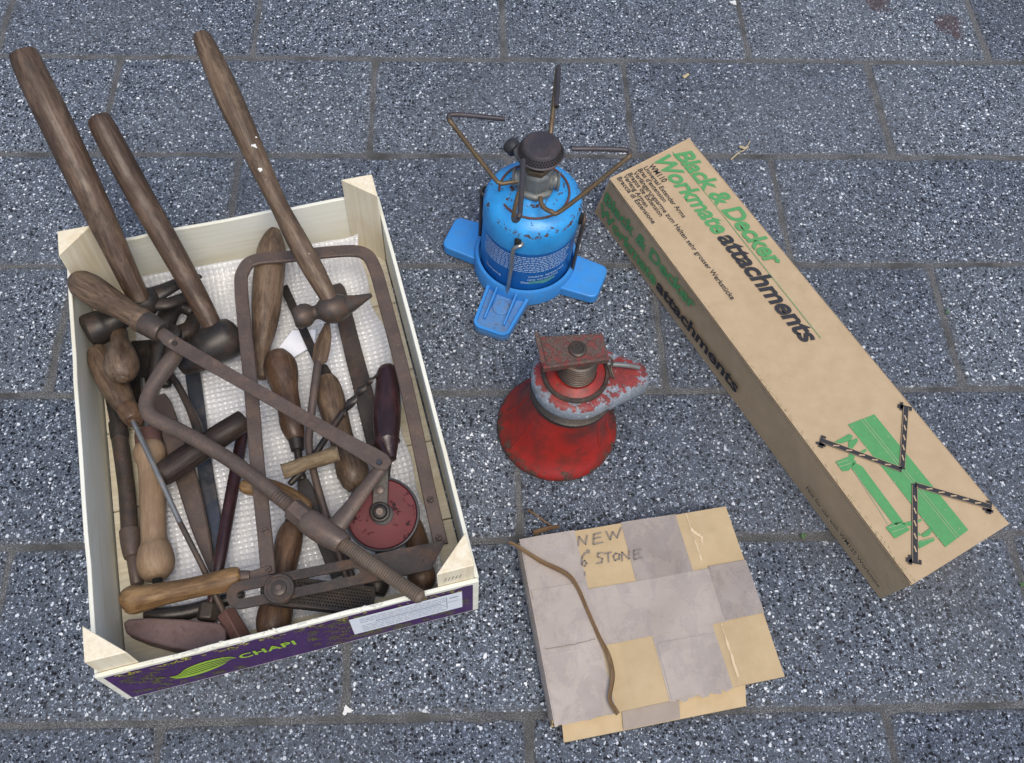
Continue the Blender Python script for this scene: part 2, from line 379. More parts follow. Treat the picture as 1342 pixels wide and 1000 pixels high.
M['bluelabel'] = mat_paint('blue printed can', [(.010, .155, .52), (.018, .20, .60)], (.05, .10, .16), .70, .74, .30, 1.6)
M['print_white'] = mat_plain('white can print', (.45, .60, .80), .4)
M['print_green'] = mat_plain('green can print', (.08, .30, .28), .4)

M['redchip'] = mat_paint('flaking red over grey', [(.36, .035, .03), (.44, .06, .045)], (.24, .275, .32), .475, .49, .5, 1.1, (.10, .05, .045), .5, (.32, .36, .41))
def mat_zone(name, paint, rust, zones, thr, rough, sc=1.0, dirt=None, dirt_amt=.8):
    """paint that rusts through along given heights of the turned body; loc z is height, loc xy the radius"""
    k = NT(name); L = k.loc(rnd=False); sp = k.n('ShaderNodeSeparateXYZ'); k.set(sp.inputs[0], L)
    n1 = k.noise(L, 120 * sc, 7, .74); n2 = k.noise(L, 420 * sc, 4, .7); n3 = k.noise(L, 28 * sc, 5, .6)
    z = None
    for z0, wd_, am in zones:
        q = k.math('MULTIPLY', k.math('SUBTRACT', 1.0, k.math('DIVIDE', k.math('ABSOLUTE', k.math('SUBTRACT', sp.outputs[2], z0)), wd_), clamp=True), am)
        z = q if z is None else k.math('MAXIMUM', z, q)
    n4 = k.noise(L, 22 * sc, 4, .6)
    w_ = k.math('ADD', n1, k.math('MULTIPLY', z, k.math('MULTIPLY', n4, 2.0)))
    m = k.mask(w_, thr, thr + .03)
    p = k.mix(k.mask(n3, .3, .7), paint[0], paint[1])
    if dirt: p = k.mix(k.math('MULTIPLY', k.mask(k.math('ADD', k.noise(L, 42 * sc, 6, .7), k.math('MULTIPLY', z, .25)), .45, .70), dirt_amt), p, dirt)
    c = k.mix(m, p, k.mix(k.mask(n2, .4, .6), rust, tuple(x * .5 for x in rust)))
    k.bump(k.math('SUBTRACT', k.math('MULTIPLY', n2, .25), k.math('MULTIPLY', m, .7)), .45, .0007)
    return k.fin(c, k.mix(m, (rough,) * 3, (.75,) * 3), 0, .5)
M['red'] = mat_zone('worn red jack paint', [(.22, .012, .009), (.34, .020, .013)], (.085, .045, .030), [(.003, .013, .20), (.075, .012, .12)], .64, .40, .8, (.045, .020, .014), 1.0)
M['bluepaint'] = mat_zone('blue enamel with rust', [(.020, .28, .66), (.038, .34, .74)], (.095, .042, .024), [(.108, .006, .12), (.1205, .004, .10), (.0805, .003, .05)], .63, .36, 1.3, (.03, .14, .34), .45)
def mat_collar():
    k = NT('flaking red over grey casting'); L = k.loc(rnd=False)
    sp = k.n('ShaderNodeSeparateXYZ'); k.set(sp.inputs[0], L)
    n1 = k.noise(L, 75, 7, .72); n2 = k.noise(L, 420, 4, .7)
    zz = k.math('ADD', k.math('MULTIPLY', k.math('SUBTRACT', sp.outputs[2], .0925), 140), k.math('MULTIPLY', k.math('SUBTRACT', n1, .5), 4.2))
    red = k.mix(k.mask(n2, .3, .7), (.19, .022, .02), (.28, .04, .032)); red = k.mix(k.math('MULTIPLY', k.mask(k.noise(L, 130, 5, .7), .45, .65), .7), red, (.07, .03, .026))
    grey = k.mix(k.mask(n2, .35, .65), (.15, .175, .205), (.25, .28, .315)); grey = k.mix(k.mask(k.noise(L, 200, 4, .7), .6, .66), grey, (.42, .47, .55))
    grey = k.mix(k.math('MULTIPLY', k.mask(k.noise(L, 60, 5), .5, .7), .5), grey, (.07, .065, .06))
    m = k.mask(zz, .05, .12); k.bump(k.math('ADD', m, k.math('MULTIPLY', n2, .3)), .5, .0006)
    return k.fin(k.mix(m, grey, red), .5, 0, .5)
M['collar'] = mat_collar()
M['redrust'] = mat_paint('rusty red plate', [(.17, .03, .027), (.22, .05, .042)], (.05, .033, .027), .44, .50, .7, 1.7, (.045, .026, .02), .75, (.12, .078, .062))
M['wheelred'] = mat_paint('dark red wheel paint', [(.092, .010, .014), (.125, .016, .021)], (.022, .014, .016), .60, .625, .5, 1.3, (.06, .011, .014), .6)
M['wheelred'].node_tree.nodes['Principled BSDF'].inputs['Specular IOR Level'].default_value = .25
M['wheelred'].node_tree.nodes['Principled BSDF'].inputs['Specular IOR Level'].default_value = .25
M['rubber'] = mat_plain('black rim', (.025, .025, .028), .5)
M['dryleaf'] = mat_wood('dry leaf', (.05, .026, .011), (.15, .088, .036), (.27, .175, .08), .6, .3)
M['weed'] = mat_plain('green weed', (.06, .13, .04), .7)
M['straw'] = mat_plain('dry straw', (.42, .34, .20), .7)
M['splash'] = mat_plain('pale paint splash', (.62, .62, .60), .6)
M['redstain'] = mat_plain('red brown stain', (.075, .045, .045), .7)
k = NT('bubble wrap'); k.fin((.80, .82, .87), .09, 0, .8)
tr = k.n('ShaderNodeBsdfTransparent'); mx = k.n('ShaderNodeMixShader'); mx.inputs[0].default_value = .62
k.t.links.new(tr.outputs[0], mx.inputs[1]); k.t.links.new(k.b.outputs[0], mx.inputs[2]); k.t.links.new(mx.outputs[0], k.out.inputs[0])
M['bubble'] = k.m
M['tapedull'] = mat_plain('dull tape', (.24, .195, .16), .55)
M['tear'] = mat_plain('torn tape edge', (.27, .22, .18), .7)
M['crease'] = mat_plain('bruised board crease', (.60, .47, .31), .85)
M['hole'] = mat_plain('recess shade black', (.008, .008, .008), .9)  # flat black stands in for the shade inside holes and slots

# ------------------------------------------------------------------ the paving
SW, SD, JT = 0.300, 0.15204, 0.0032          # slab length, row depth, joint
gm = MB(); gm.prism([(-6, -6), (6.5, -6), (6.5, 6), (-6, 6)], -.08, -.0009)
ground = gm.build('ground', M['mortar']); tag(ground, None, None, kind='structure')
pav = bpy.data.objects.new('pavement', None); COL.objects.link(pav); pav['kind'] = 'structure'; WPOS['pavement'] = V((0, 0, 0))
# row n lies between Y = -n*SD and -(n-1)*SD; measured joint offsets (in slabs) per row
OFFS = {0: .0, 1: .488, 2: .008, 3: .505, 4: .004, 5: .508, 6: .010}
def slab_mesh(nm, L, D, seed):
    rr = random.Random(seed); per = []                # worn outline
    for (x0, y0, x1, y1, n) in ((-L, -D, L, -D, 16), (L, -D, L, D, 8), (L, D, -L, D, 16), (-L, D, -L, -D, 8)):
        for i in range(n):
            t = i / n; c = .0022 if i == 0 else rr.uniform(0, .0011) + (.0022 if rr.random() < .07 else 0)
            x, y = (x0 + (x1 - x0) * t) / 2, (y0 + (y1 - y0) * t) / 2
            per.append((x - math.copysign(c, x) * (abs(abs(x) - L / 2) < 1e-6), y - math.copysign(c, y) * (abs(abs(y) - D / 2) < 1e-6)))
    n = len(per); ins = lambda p, q: (p[0] * (1 - 2 * q / L), p[1] * (1 - 2 * q / D))
    vs_ = [(*p, -.05) for p in per] + [(*p, -.0016) for p in per] + [(*ins(p, .0007), -.0004) for p in per] + [(*ins(p, .0022), 0) for p in per]
    fs_ = [(k_ * n + i, k_ * n + (i + 1) % n, (k_ + 1) * n + (i + 1) % n, (k_ + 1) * n + i) for k_ in range(3) for i in range(n)] + [tuple(range(3 * n, 4 * n))]
    me = bpy.data.meshes.new(nm); me.from_pydata(vs_, [], fs_)
    a = me.attributes.new('loc', 'FLOAT_VECTOR', 'POINT'); a.data.foreach_set('vector', [c for v in vs_ for c in v])
    me.polygons.foreach_set('use_smooth', [True] * len(me.polygons)); me.set_sharp_from_angle(angle=rad(50))
    me.materials.append(M['slab']); return me
SL = [slab_mesh('paving_slab', SW - JT, SD - JT, i) for i in range(6)]
for row in range(-5, 12):
    off = OFFS.get(row, .5 * (row % 2)) * SW
    for i in range(-4, 7):
        o = bpy.data.objects.new('paving_slab', random.choice(SL)); COL.objects.link(o); o.parent = pav
        o.location = (off + (i + .5) * SW + random.uniform(-.0015, .0015), -(row - .5) * SD + random.uniform(-.001, .001), random.uniform(-.0006, .0))
        o.rotation_euler = (random.uniform(-.002, .002), random.uniform(-.001, .001), random.uniform(-.004, .004))

# ------------------------------------------------------------------ lettering helper
def text_pts(s, offset=0.0, shear=0.0, spacing=1.0):
    c = bpy.data.curves.new('t', 'FONT'); c.body = s; c.offset = offset; c.shear = shear; c.space_character = spacing; c.resolution_u = 4
    o = bpy.data.objects.new('t', c); COL.objects.link(o); dg = bpy.context.evaluated_depsgraph_get()
    me = bpy.data.meshes.new_from_object(o.evaluated_get(dg))
    vs_ = [v.co.copy() for v in me.vertices]; fs_ = [tuple(p.vertices) for p in me.polygons]
    bpy.data.objects.remove(o); bpy.data.curves.remove(c); bpy.data.meshes.remove(me)
    x0 = min(v.x for v in vs_); x1 = max(v.x for v in vs_)
    return [V(((v.x - x0) / (x1 - x0), v.y / .69, 0)) for v in vs_], fs_     # unit width, cap height 1
def text_between(mb, s, A, B, n, cap, eps=.0004, **k):
    vs_, fs_ = text_pts(s, **k); ex = B - A; ey = n.cross(ex).normalized() * cap
    mb.add([A + ex * v.x + ey * v.y + n * eps for v in vs_], fs_); return mb
def stroke(mb, pts, wdt, n, eps=.0004):
    for a, b in zip(pts[:-1], pts[1:]):
        d = (b - a).normalized(); x = n.cross(d) * wdt / 2; a2 = a - d * wdt * .3; b2 = b + d * wdt * .3
        mb.add([a2 - x + n * eps, b2 - x + n * eps, b2 + x + n * eps, a2 + x + n * eps], [(0, 1, 2, 3)][:1])
UPZ = V((0, 0, 1))

# ------------------------------------------------------------------ fruit crate
CY = rad(13.597); CX0 = V((-.02738, -.74169, 0)); CW, CL, CH, CP = .29926, .41011, .0823, .1128
cex = V((math.cos(CY), math.sin(CY), 0)); cey = V((-math.sin(CY), math.cos(CY), 0))
def cl(u, v, z): return CX0 + cex * u + cey * v + UPZ * z
crate = thing('fruit_crate', 'pale wooden fruit crate with purple printed front, full of old tools', 'crate', cl(CW / 2, CL / 2, 0))
def slat(name, mat, u0, u1, v0, v1, z0, z1, along, bevel=.0006, wave=0.0):
    mb = MB(); n = 14
    # a thin board, slightly bowed, grain running along it
    vs_, ls_, fs_ = [], [], []
    for i in range(n + 1):
        t = i / n
        bow = wave * math.sin(math.pi * t)
        for (a, b) in ((0, 0), (1, 0), (1, 1), (0, 1)):
            if along == 'u':
                p = (u0 + (u1 - u0) * t, (v0, v1)[a] + bow, (z0, z1)[b])
                q = (p[1], p[2], p[0])
            else:
                p = ((u0, u1)[a] + bow, v0 + (v1 - v0) * t, (z0, z1)[b]); q = (p[0], p[2], p[1])
            zz = p[2] + (.0008 * math.sin(t * 23 + u0 * 90) + .0005 * math.sin(t * 51) if b else 0)
            vs_.append(cl(p[0], p[1], zz)); ls_.append(V(q))
    for i in range(n):
        for j in range(4):
            b = (j + 1) % 4; f = (i * 4 + j, i * 4 + b, (i + 1) * 4 + b, (i + 1) * 4 + j)
            fs_.append(f if along == 'v' else f[::-1])
    fs_.append((3, 2, 1, 0) if along == 'v' else (0, 1, 2, 3)); e = n * 4
    fs_.append((e, e + 1, e + 2, e + 3) if along == 'v' else (e + 3, e + 2, e + 1, e))
    mb.add(vs_, fs_, ls_)
    bm = None
    return mb.build(name, mat, crate, bevel=bevel, ang=30)
TK = .0035
front = slat('front_panel', M['poplar'], .001, CW - .001, 0, TK, .004, CH, 'u')
back = slat('back_panel', M['poplar'], .001, CW - .001, CL - TK, CL, .004, CH, 'u', wave=.001)
left = slat('left_panel', M['poplar'], 0, TK, TK + .0006, CL - TK - .0006, .004, CH - .003, 'v', wave=-.001)
right = slat('right_panel', M['poplar'], CW - TK, CW, TK + .0006, CL - TK - .0006, .004, CH - .003, 'v', wave=.001)
for i in range(5):                                    # floor boards with gaps
    d = (CL - 2 * TK - .004) / 5
    slat('floor_board', M['poplar_in'], TK + .001, CW - TK - .001, TK + .002 + i * d + .0007, TK + .002 + (i + 1) * d - .0007, .006, .0105, 'u')
for u in (.02, CW - .045, CW / 2 - .012):             # battens below the floor
    slat('floor_batten', M['poplar_in'], u, u + .025, TK + .003, CL - TK - .003, .0006, .0056, 'v')
PL = .030
for (su, sv) in ((0, 0), (1, 0), (1, 1), (0, 1)):
    u0 = TK + .0004 if su == 0 else CW - TK - .0004; v0 = TK + .0004 if sv == 0 else CL - TK - .0004
    du = 1 if su == 0 else -1; dv = 1 if sv == 0 else -1
    mb = MB(); tri = [(u0, v0), (u0 + du * PL, v0), (u0, v0 + dv * (PL - .002))]
    mb.prism(tri, .0108, CP, cl)
    mb.build('corner_post', M['post'], crate, bevel=.0007, ang=30)
# --- print on the front panel (faces -v)
fn = -cey
fp = lambda u, z: cl(u, -.0002, z)
mb = MB(); n = 40; vs_, fs_ = [], []
for i in range(n + 1):
    u = .006 + (CW - .012) * i / n
    vs_ += [fp(u, .006), fp(u, CH - .0045 + .0012 * math.sin(i * 2.3) * math.sin(i * .7))]
fs_ = [(2 * i, 2 * i + 2, 2 * i + 3, 2 * i + 1) for i in range(n)]
mb.add(vs_, fs_); mb.build('printed_band', M['purple'], front, flat=True)
mb = MB(); rr = random.Random(3)
for i in range(230):                                   # scribbled ornament
    u = rr.uniform(.012, CW - .014); z = rr.uniform(.012, CH - .010)
    if .045 < u < .155 and .018 < z < .066: continue
    h = rr.uniform(.004, .008); a = rr.uniform(-.4, .4)
    for q in range(3):
        pts = [fp(u + q * .0026 + h * t * math.sin(a) + .0012 * math.sin(t * 3 + q), z + h * (t - .5)) for t in (0, .35, .7, 1)]
        stroke(mb, pts, .0008, fn, .0003)
tag(mb.build('printed_ornament', M['olive'], front, flat=True), None, None, kind='stuff')
mb = MB()
for i in range(60):
    u = rr.uniform(.01, CW - .012); z = CH - .008 + rr.uniform(-.003, .002)
    stroke(mb, [fp(u, z), fp(u + rr.uniform(-.003, .003), z + rr.uniform(-.002, .003)), fp(u + rr.uniform(0, .005), z)], .0008, fn, .0004)
tag(mb.build('printed_edge_marks', M['yellowprint'], front, flat=True), None, None, kind='stuff')
mb = MB(); text_between(mb, 'CHAPI', fp(.101, .039), fp(.146, .041), fn, .0115, .0006, offset=.03, spacing=1.1)
mb.build('lettering', M['lime'], front, flat=True)
mb = MB()                                              # leaf logo: an oval cut by curved stripes
def oval(t, v): return fp(.072 + .0225 * t + .004 * v, .041 + .0150 * v * math.sqrt(max(0, 1 - t * t)) + .003 * t)
N = 16
for (v0, v1, sk) in ((.62, 1.0, .0), (.28, .56, .1), (-.06, .22, .2), (-.40, -.12, .3), (-.95, -.48, .35)):
    up_ = [oval(-1 + 2 * i / N, v1 - sk * (1 - i / N) ** 2 * .8) for i in range(N + 1)]; lo_ = [oval(-1 + 2 * i / N, v0 - sk * (1 - i / N) ** 2 * .8 + .18 * (i / N) ** 2) for i in range(N + 1)]
    mb.add([p + fn * .0005 for p in up_ + lo_], [(i, N + 1 + i, N + 2 + i, i + 1) for i in range(N)])
mb.build('leaf_logo', M['lime'], front, flat=True)
mb = MB(); mb.add([fp(.192, .026) + fn * .0007, fp(.284, .026) + fn * .0007, fp(.284, .070) + fn * .0007, fp(.192, .070) + fn * .0007], [(0, 1, 2, 3)])
lab = mb.build('paper_label', M['label'], front, flat=True)
mb = MB()
for j in range(8):
    z = .064 - j * .0046; u = .200
    if j == 3: 
        for q in range(26):
            a = u + .012 + q * .0021; stroke(mb, [fp(a, z - .001), fp(a + .0009, z + .0015), fp(a + .0014, z - .001)], .0007, fn, .001)
        continue
    while u < .268:
        l = rr.uniform(.002, .007); stroke(mb, [fp(u, z), fp(min(u + l, .27), z)], .0009, fn, .001); u += l + .0015
stroke(mb, [fp(.271, .064), fp(.271, .034)], .0006, fn, .001); stroke(mb, [fp(.272, .05), fp(.281, .05)], .0008, fn, .001); stroke(mb, [fp(.274, .06), fp(.28, .06)], .002, fn, .001)
tag(mb.build('label_print', M['labelink'], lab, flat=True), None, None, kind='stuff')
mb = MB(); q0 = cl(CW - .030, TK + .0002, .1)          # grade stamp on the post, frayed splinters along the panel edge
for i in range(5): stroke(mb, [cl(CW - .028 + i * .003, TK + .0003, .092), cl(CW - .0265 + i * .003, TK + .0003, .099)], .0006, -cey, .0003)
mb.build('grade_stamp', M['pencil'], crate, flat=True)
mb = MB()
for i in range(46):
    u = rr.uniform(.02, .26); p = cl(u, rr.uniform(.0005, .003), CH - .0006)
    q = p + cex * rr.uniform(-.006, .006) + cey * rr.uniform(-.004, .002) + UPZ * rr.uniform(.0005, .004)
    mb.tube([p, (p + q) / 2 + UPZ * .001, q], [.00035, .0003, .0002], n=5, cap='flat')
tag(mb.build('splinters', M['poplar'], front), None, None, kind='stuff')

# --- bubble wrap lining
mb = MB(); nu, nv = 300, 490; u0, u1, v0, v1 = .040, .274, .028, CL - .006; PITCH = .0052
vs_ = []
for j in range(nv + 1):
    for i in range(nu + 1):
        u = u0 + (u1 - u0) * i / nu; v = v0 + (v1 - v0) * j / nv
        e = .004 * math.sin(v * 31) + .002 * math.sin(v * 90 + 1)
        uu = u + (e if i > nu * .9 else 0) * ((i / nu - .9) / .1)
        a = math.cos(math.pi * u / PITCH * 1.0); b = math.cos(math.pi * v / PITCH)
        bub = min(1.0, max(0.0, a * a * b * b - .10) ** .5 * 1.45) * .0016 * (.75 + .25 * math.sin(i * 12.7 + j * 7.1))
        wr = .0016 * math.sin(u * 60 + v * 25) * math.sin(v * 37 - u * 18) + .0012 * math.sin(v * 88 + u * 44)
        rise = max(0, (v - (v1 - .035)) / .035) ** 2 * .016 + max(0, (u - (u1 - .02)) / .02) ** 2 * .006
        vs_.append(cl(uu, v - rise * .2, .0137 + bub + wr * .6 + rise))
fs_ = [(j * (nu + 1) + i, j * (nu + 1) + i + 1, (j + 1) * (nu + 1) + i + 1, (j + 1) * (nu + 1) + i) for j in range(nv) for i in range(nu)]
mb.add(vs_, fs_); tag(mb.build('bubble_wrap', M['bubble'], None, ang=180), 'crinkled clear bubble wrap sheet lining the crate floor', 'bubble wrap')
# white paper scrap
mb = MB(); Q = [at(360, 463, .021), at(383, 433, .024), at(414, 432, .024), at(412, 452, .022), at(385, 468, .021)]
mb.add(Q + [p - UPZ * .0003 for p in Q], [(4, 3, 2, 1, 0), (5, 6, 7, 8, 9)] + [(i, (i + 1) % 5, 5 + (i + 1) % 5, 5 + i) for i in range(5)])
tag(mb.build('paper_scrap', M['paper']), 'small scrap of plain white paper lying on the bubble wrap', 'paper')

# ------------------------------------------------------------------ tools in the crate
def T(pts, n=20, k=5, cap='round', **kw):
    P, R = path(pts); return MB().tube(P, R, n=n, k=k, cap=cap, **kw)
def bar(pts, th, k=4, nrm=(0, 0, 1)):                 # flat bar: 4th value is the width in px
    P, W = path(pts); return MB().ribbon(P, W, th, nrm, k=k)
def screw(parent, u, v, z, r, mat='iron', slot=True, name='screw'):
    P = at(u, v, z); R = r * mpp(P); mb = MB().lathe([(R, -.001), (R, .0006), (R * .8, .0013)], P, n=16); o = mb.build(name, M[mat], parent)
    if slot:
        d = V((.8, .6, 0)) * R * .75; s = V((-.6, .8, 0)) * R * .14; t = P + UPZ * .00135
        m2 = MB(); m2.add([t - d - s, t + d - s, t + d + s, t - d + s], [(0, 1, 2, 3)]); m2.build('slot', M['hole'], o, flat=True)
    return o

# claw hammer, thick handle leaning out over the back corner
t = thing('claw_hammer', 'claw hammer with thick dark wooden handle leaning out beside the back corner post', 'hammer', at(182, 392, .05))
T([(30, 70, .215, 18), (40, 92, .207, 20), (75, 165, .180, 21), (130, 280, .130, 19), (160, 345, .096, 15.5), (178, 382, .075, 14), (184, 396, .068, 13)], cap='flat', cap0='edge', wob=.025).build('handle', M['oldwood'], t)
T([(114, 436, .052, 21), (120, 433, .052, 23), (138, 426, .053, 21), (150, 420, .055, 16), (165, 412, .057, 16), (190, 396, .06, 20), (202, 390, .06, 15)], cap='round', cap0='edge').build('head', M['blackiron'], t)
T([(196, 390, .06, 15), (214, 381, .062, 11), (232, 372, .06, 9), (248, 364, .054, 7), (262, 362, .046, 4)], squash=.6).build('claw', M['blackiron'], t)
T([(200, 398, .06, 11), (218, 398, .06, 9), (236, 392, .056, 8), (252, 384, .05, 6), (265, 380, .042, 3)], squash=.6).build('claw', M['blackiron'], t)
# sledge style hammer
t = thing('club_hammer', 'hammer with big domed black head and dark flat-ended handle', 'hammer', at(285, 445, .03))
T([(129, 156, .175, 15), (138, 172, .169, 17), (180, 250, .135, 17), (225, 328, .100, 16), (262, 396, .068, 14), (284, 438, .05, 12)], cap='flat', cap0='edge', wob=.02).build('handle', M['oldwood'], t)
T([(304, 438, .043, 24), (296, 443, .043, 28), (280, 452, .043, 27), (262, 466, .041, 22), (248, 476, .040, 16), (238, 483, .038, 11)], cap='edge', cap0='round').build('head', M['blackiron'], t)
# small cross-pein hammer on top of the saw frame
t = thing('cross_pein_hammer', 'small rusty hammer with pointed pein and slim paint-spotted handle', 'hammer', at(438, 402, .06))
hd = T([(265, 48, .20, 11), (268, 56, .198, 13), (290, 105, .183, 16.5), (310, 150, .168, 17), (340, 215, .147, 14), (365, 268, .13, 12), (388, 312, .115, 14), (410, 352, .10, 14), (430, 388, .087, 11.5), (436, 400, .082, 10)], cap='flat', cap0='round', wob=.02).build('handle', M['greywood'], t)
for (u, v, z, r, ro) in ((333, 192, .154, 3.6, 15.8), (341, 222, .145, 3.0, 14.2), (350, 238, .139, 2.6, 13.6), (336, 180, .157, 1.2, 16.3), (405, 333, .106, 1.4, 14.6)):
    P = at(u, v, z) + (CAM - at(u, v, z)).normalized() * (ro * mpp(at(u, v, z))); nn = (CAM - P).normalized(); x = nn.orthogonal().normalized(); y = nn.cross(x)
    mb = MB(); R = r * mpp(P); rq = random.Random(int(u)); ring = [P + x * (R * rq.uniform(.5, 1.3) * math.cos(a * .628)) + y * (R * rq.uniform(.5, 1.3) * math.sin(a * .628)) for a in range(10)]
    mb.add(ring + [p - nn * .0006 for p in ring], [tuple(range(10)), tuple(range(19, 9, -1))] + [(i, 10 + i, 10 + (i + 1) % 10, (i + 1) % 10) for i in range(10)])
    mb.build('paint_spot', M['splash'], hd)
P, R = path([(386, 418, .077, 12), (390, 417, .077, 15), (400, 413, .077, 16), (406, 411, .077, 14), (411, 410, .077, 9.5), (416, 409, .077, 9.5), (424, 407, .078, 17), (432, 405, .078, 20), (442, 403, .078, 20), (454, 400, .078, 14)])
MB().tube(P, R, n=12, k=1, cap='edge').build('head', M['iron'], t, bevel=.0012)
P, R = path([(450, 401, .078, 15), (464, 396, .078, 10), (476, 391, .077, 6), (486, 387, .076, 3)]); MB().tube(P, R, n=14, k=4).build('pein', M['iron'], t)

# adjustable hacksaw: round bent back, flat blade, screwed slider
t = thing('adjustable_hacksaw', 'rusty hacksaw with bent round back, long screw thread and flat bar blade', 'saw', at(330, 560, .08))
T([(99, 366, .083, 12), (106, 371, .084, 18), (118, 379, .086, 20), (140, 392, .088, 18.5), (165, 407, .09, 15.5), (178, 415, .091, 15), (184, 419, .091, 17), (191, 423, .091, 16)], cap='flat', wob=.02).build('handle', M['greywood'], t)
T([(189, 422, .0912, 15.8), (194, 425, .0914, 16.2), (210, 435, .092, 14.5), (212, 436, .092, 13)], cap='flat', k=1, n=28).build('ferrule', M['iron'], t)
T([(205, 432, .092, 8), (216, 440, .092, 9), (226, 447, .092, 8.5)], squash=.7, cap='round').build('tang', M['brownsteel'], t)
bl = bar([(218, 441, .0925, 17), (232, 452, .0925, 19), (330, 508, .0925, 17.5), (440, 571, .0925, 19.5), (490, 599, .0925, 24), (503, 607, .0925, 22), (510, 611, .0925, 12)], .0022, k=3).build('blade', M['brownsteel'], t)
screw(t, 229, 450, .0942, 3.5, slot=False, name='pin'); screw(t, 497, 606, .0942, 4, mat='bluesteel', slot=False, name='pin')
T([(238, 456, .083, 7), (226, 470, .083, 11), (212, 489, .083, 11), (198, 511, .083, 10), (192, 529, .083, 10), (198, 545, .083, 10.5), (220, 557, .083, 10.5), (255, 575, .083, 10), (300, 602, .083, 10), (340, 631, .083, 10), (360, 647, .083, 9.5)], n=20, k=6).build('back_rod', M['brownsteel'], t)
def threaded(pts, turns, name, parent, mat):
    P, R = path(pts); A, B = P[0], P[-1]; L = (B - A).length; ax = (B - A).normalized(); prof = []
    for i in range(turns):
        z = L * i / turns; d = L / turns; r = R[0] + (R[-1] - R[0]) * i / turns
        prof += [(r * .86, z), (r * .88, z + d * .18), (r, z + d * .45), (r, z + d * .7)]
    prof += [(R[-1] * .9, L), (R[-1] * .55, L + R[-1] * .35)]
    return MB().lathe(prof, A, ax, n=22).build(name, M[mat], parent, ang=25)
threaded([(352, 641, .083, 9.8), (388, 670, .083, 9.8)], 12, 'screw_thread', t, 'brownsteel')
P, R = path([(383, 666, .083, 15.5), (402, 681, .083, 15.5)]); MB().tube(P, R, n=6, cap='edge').build('hex_nut', M['brownsteel'], t, bevel=.0008)
T([(400, 680, .083, 14), (404, 683, .083, 16.5), (425, 697, .083, 17.5), (446, 710, .083, 15), (450, 713, .083, 13)], cap='flat', k=3, n=26).build('slider', M['brownsteel'], t)
T([(426, 700, .083, 13), (440, 690, .083, 14), (452, 676, .084, 12), (470, 652, .086, 10), (488, 628, .0875, 9), (502, 609, .0885, 9)], squash=.62, n=22).build('slider_arm', M['brownsteel'], t)
threaded([(447, 711, .083, 9.6), (551, 783, .094, 10)], 38, 'screw_thread', t, 'thread')

# frame saw with U-shaped flat steel frame and yellow handle
t = thing('frame_saw', 'saw with tall U-shaped flat steel frame and yellowish wooden handle', 'saw', at(345, 750, .06))
fr_pts = [(352, 754, .064, 19), (347, 700, .064, 19), (337, 605, .064, 18.5), (329, 508, .065, 18), (321, 432, .066, 17.5), (316, 375, .067, 17), (319, 355, .067, 17), (334, 341, .067, 17), (381, 336, .067, 17), (426, 331, .067, 17), (463, 329, .066, 17), (480, 334, .066, 17), (490, 349, .066, 17), (500, 381, .065, 17.5), (532, 504, .060, 18), (562, 644, .054, 18.5), (578, 714, .052, 19)]
bar(fr_pts, .0042, k=6).build('frame', M['brownsteel'], t)
bar([(352, 750, .0655, 17), (338, 754, .0655, 16), (324, 757, .0655, 13)], .004, k=2).build('tang', M['brownsteel'], t)
for u, v, z in ((352, 746, .0668), (348, 696, .0662), (564, 655, .0565), (575, 705, .0547)): screw(t, u, v, z, 4.5, 'brownsteel')
T([(328, 756, .065, 8.5), (318, 757, .065, 9.5), (315, 757, .065, 9)], cap='flat', k=2).build('ferrule', M['brownsteel'], t)
T([(316, 756, .065, 11), (312, 757, .065, 14.5), (296, 761, .065, 15.5), (268, 767, .064, 14), (240, 773, .062, 14), (215, 778, .06, 15), (192, 783, .058, 17), (175, 786, .056, 19), (165, 788, .055, 16), (162, 789, .055, 12)], wob=.015, cap0='flat').build('handle', M['yellowwood'], t)

# sliding bevel
def curve_shape(outer, holes, ext):
    c = bpy.data.curves.new('c', 'CURVE'); c.dimensions = '2D'; c.fill_mode = 'BOTH'; c.extrude = ext
    for lp in [outer] + holes:
        s = c.splines.new('POLY'); s.points.add(len(lp) - 1); s.use_cyclic_u = True
        for p, q in zip(s.points, lp): p.co = (q[0], q[1], 0, 1)
    o = bpy.data.objects.new('c', c); COL.objects.link(o); dg = bpy.context.evaluated_depsgraph_get()
    me = bpy.data.meshes.new_from_object(o.evaluated_get(dg)); vs_ = [v.co.copy() for v in me.vertices]; fs_ = [tuple(p.vertices) for p in me.polygons]
    bpy.data.objects.remove(o); bpy.data.curves.remove(c); bpy.data.meshes.remove(me); return vs_, fs_
def arc(cx, cy, r, a0, a1, n=10): return [(cx + r * math.cos(rad(a0 + (a1 - a0) * i / n)), cy + r * math.sin(rad(a0 + (a1 - a0) * i / n))) for i in range(n + 1)]
t = thing('sliding_gauge', 'sliding angle gauge with slotted steel blade and chequered black arm', 'angle gauge', at(400, 770, .07))
A = at(316, 780, .0765); B = at(577, 727, .066); ex = (B - A); Lb = ex.length; ex.normalize(); ey = UPZ.cross(ex).normalized(); ez = ex.cross(ey)
hw = .0112
outer = arc(0, 0, hw, 90, 270) + [(Lb - .010, -hw), (Lb + .007, hw)]
hole = arc(0, 0, .0032, 90, 270, 8) + arc(Lb * .565, 0, .0032, -90, 90, 8)
vs_, fs_ = curve_shape(outer, [hole], .0011)
mb = MB(); mb.add([A + ex * v.x + ey * v.y + ez * v.z for v in vs_], fs_); mb.build('blade', M['iron'], t, ang=30)
S0 = at(362, 774, .0655); S1 = at(490, 790, .048); sx = (S1 - S0); Ls = sx.length; sx.normalize(); sy = UPZ.cross(sx).normalized(); sz = sx.cross(sy)
sf = lambda a, b, c: S0 + sx * a + sy * b + sz * c
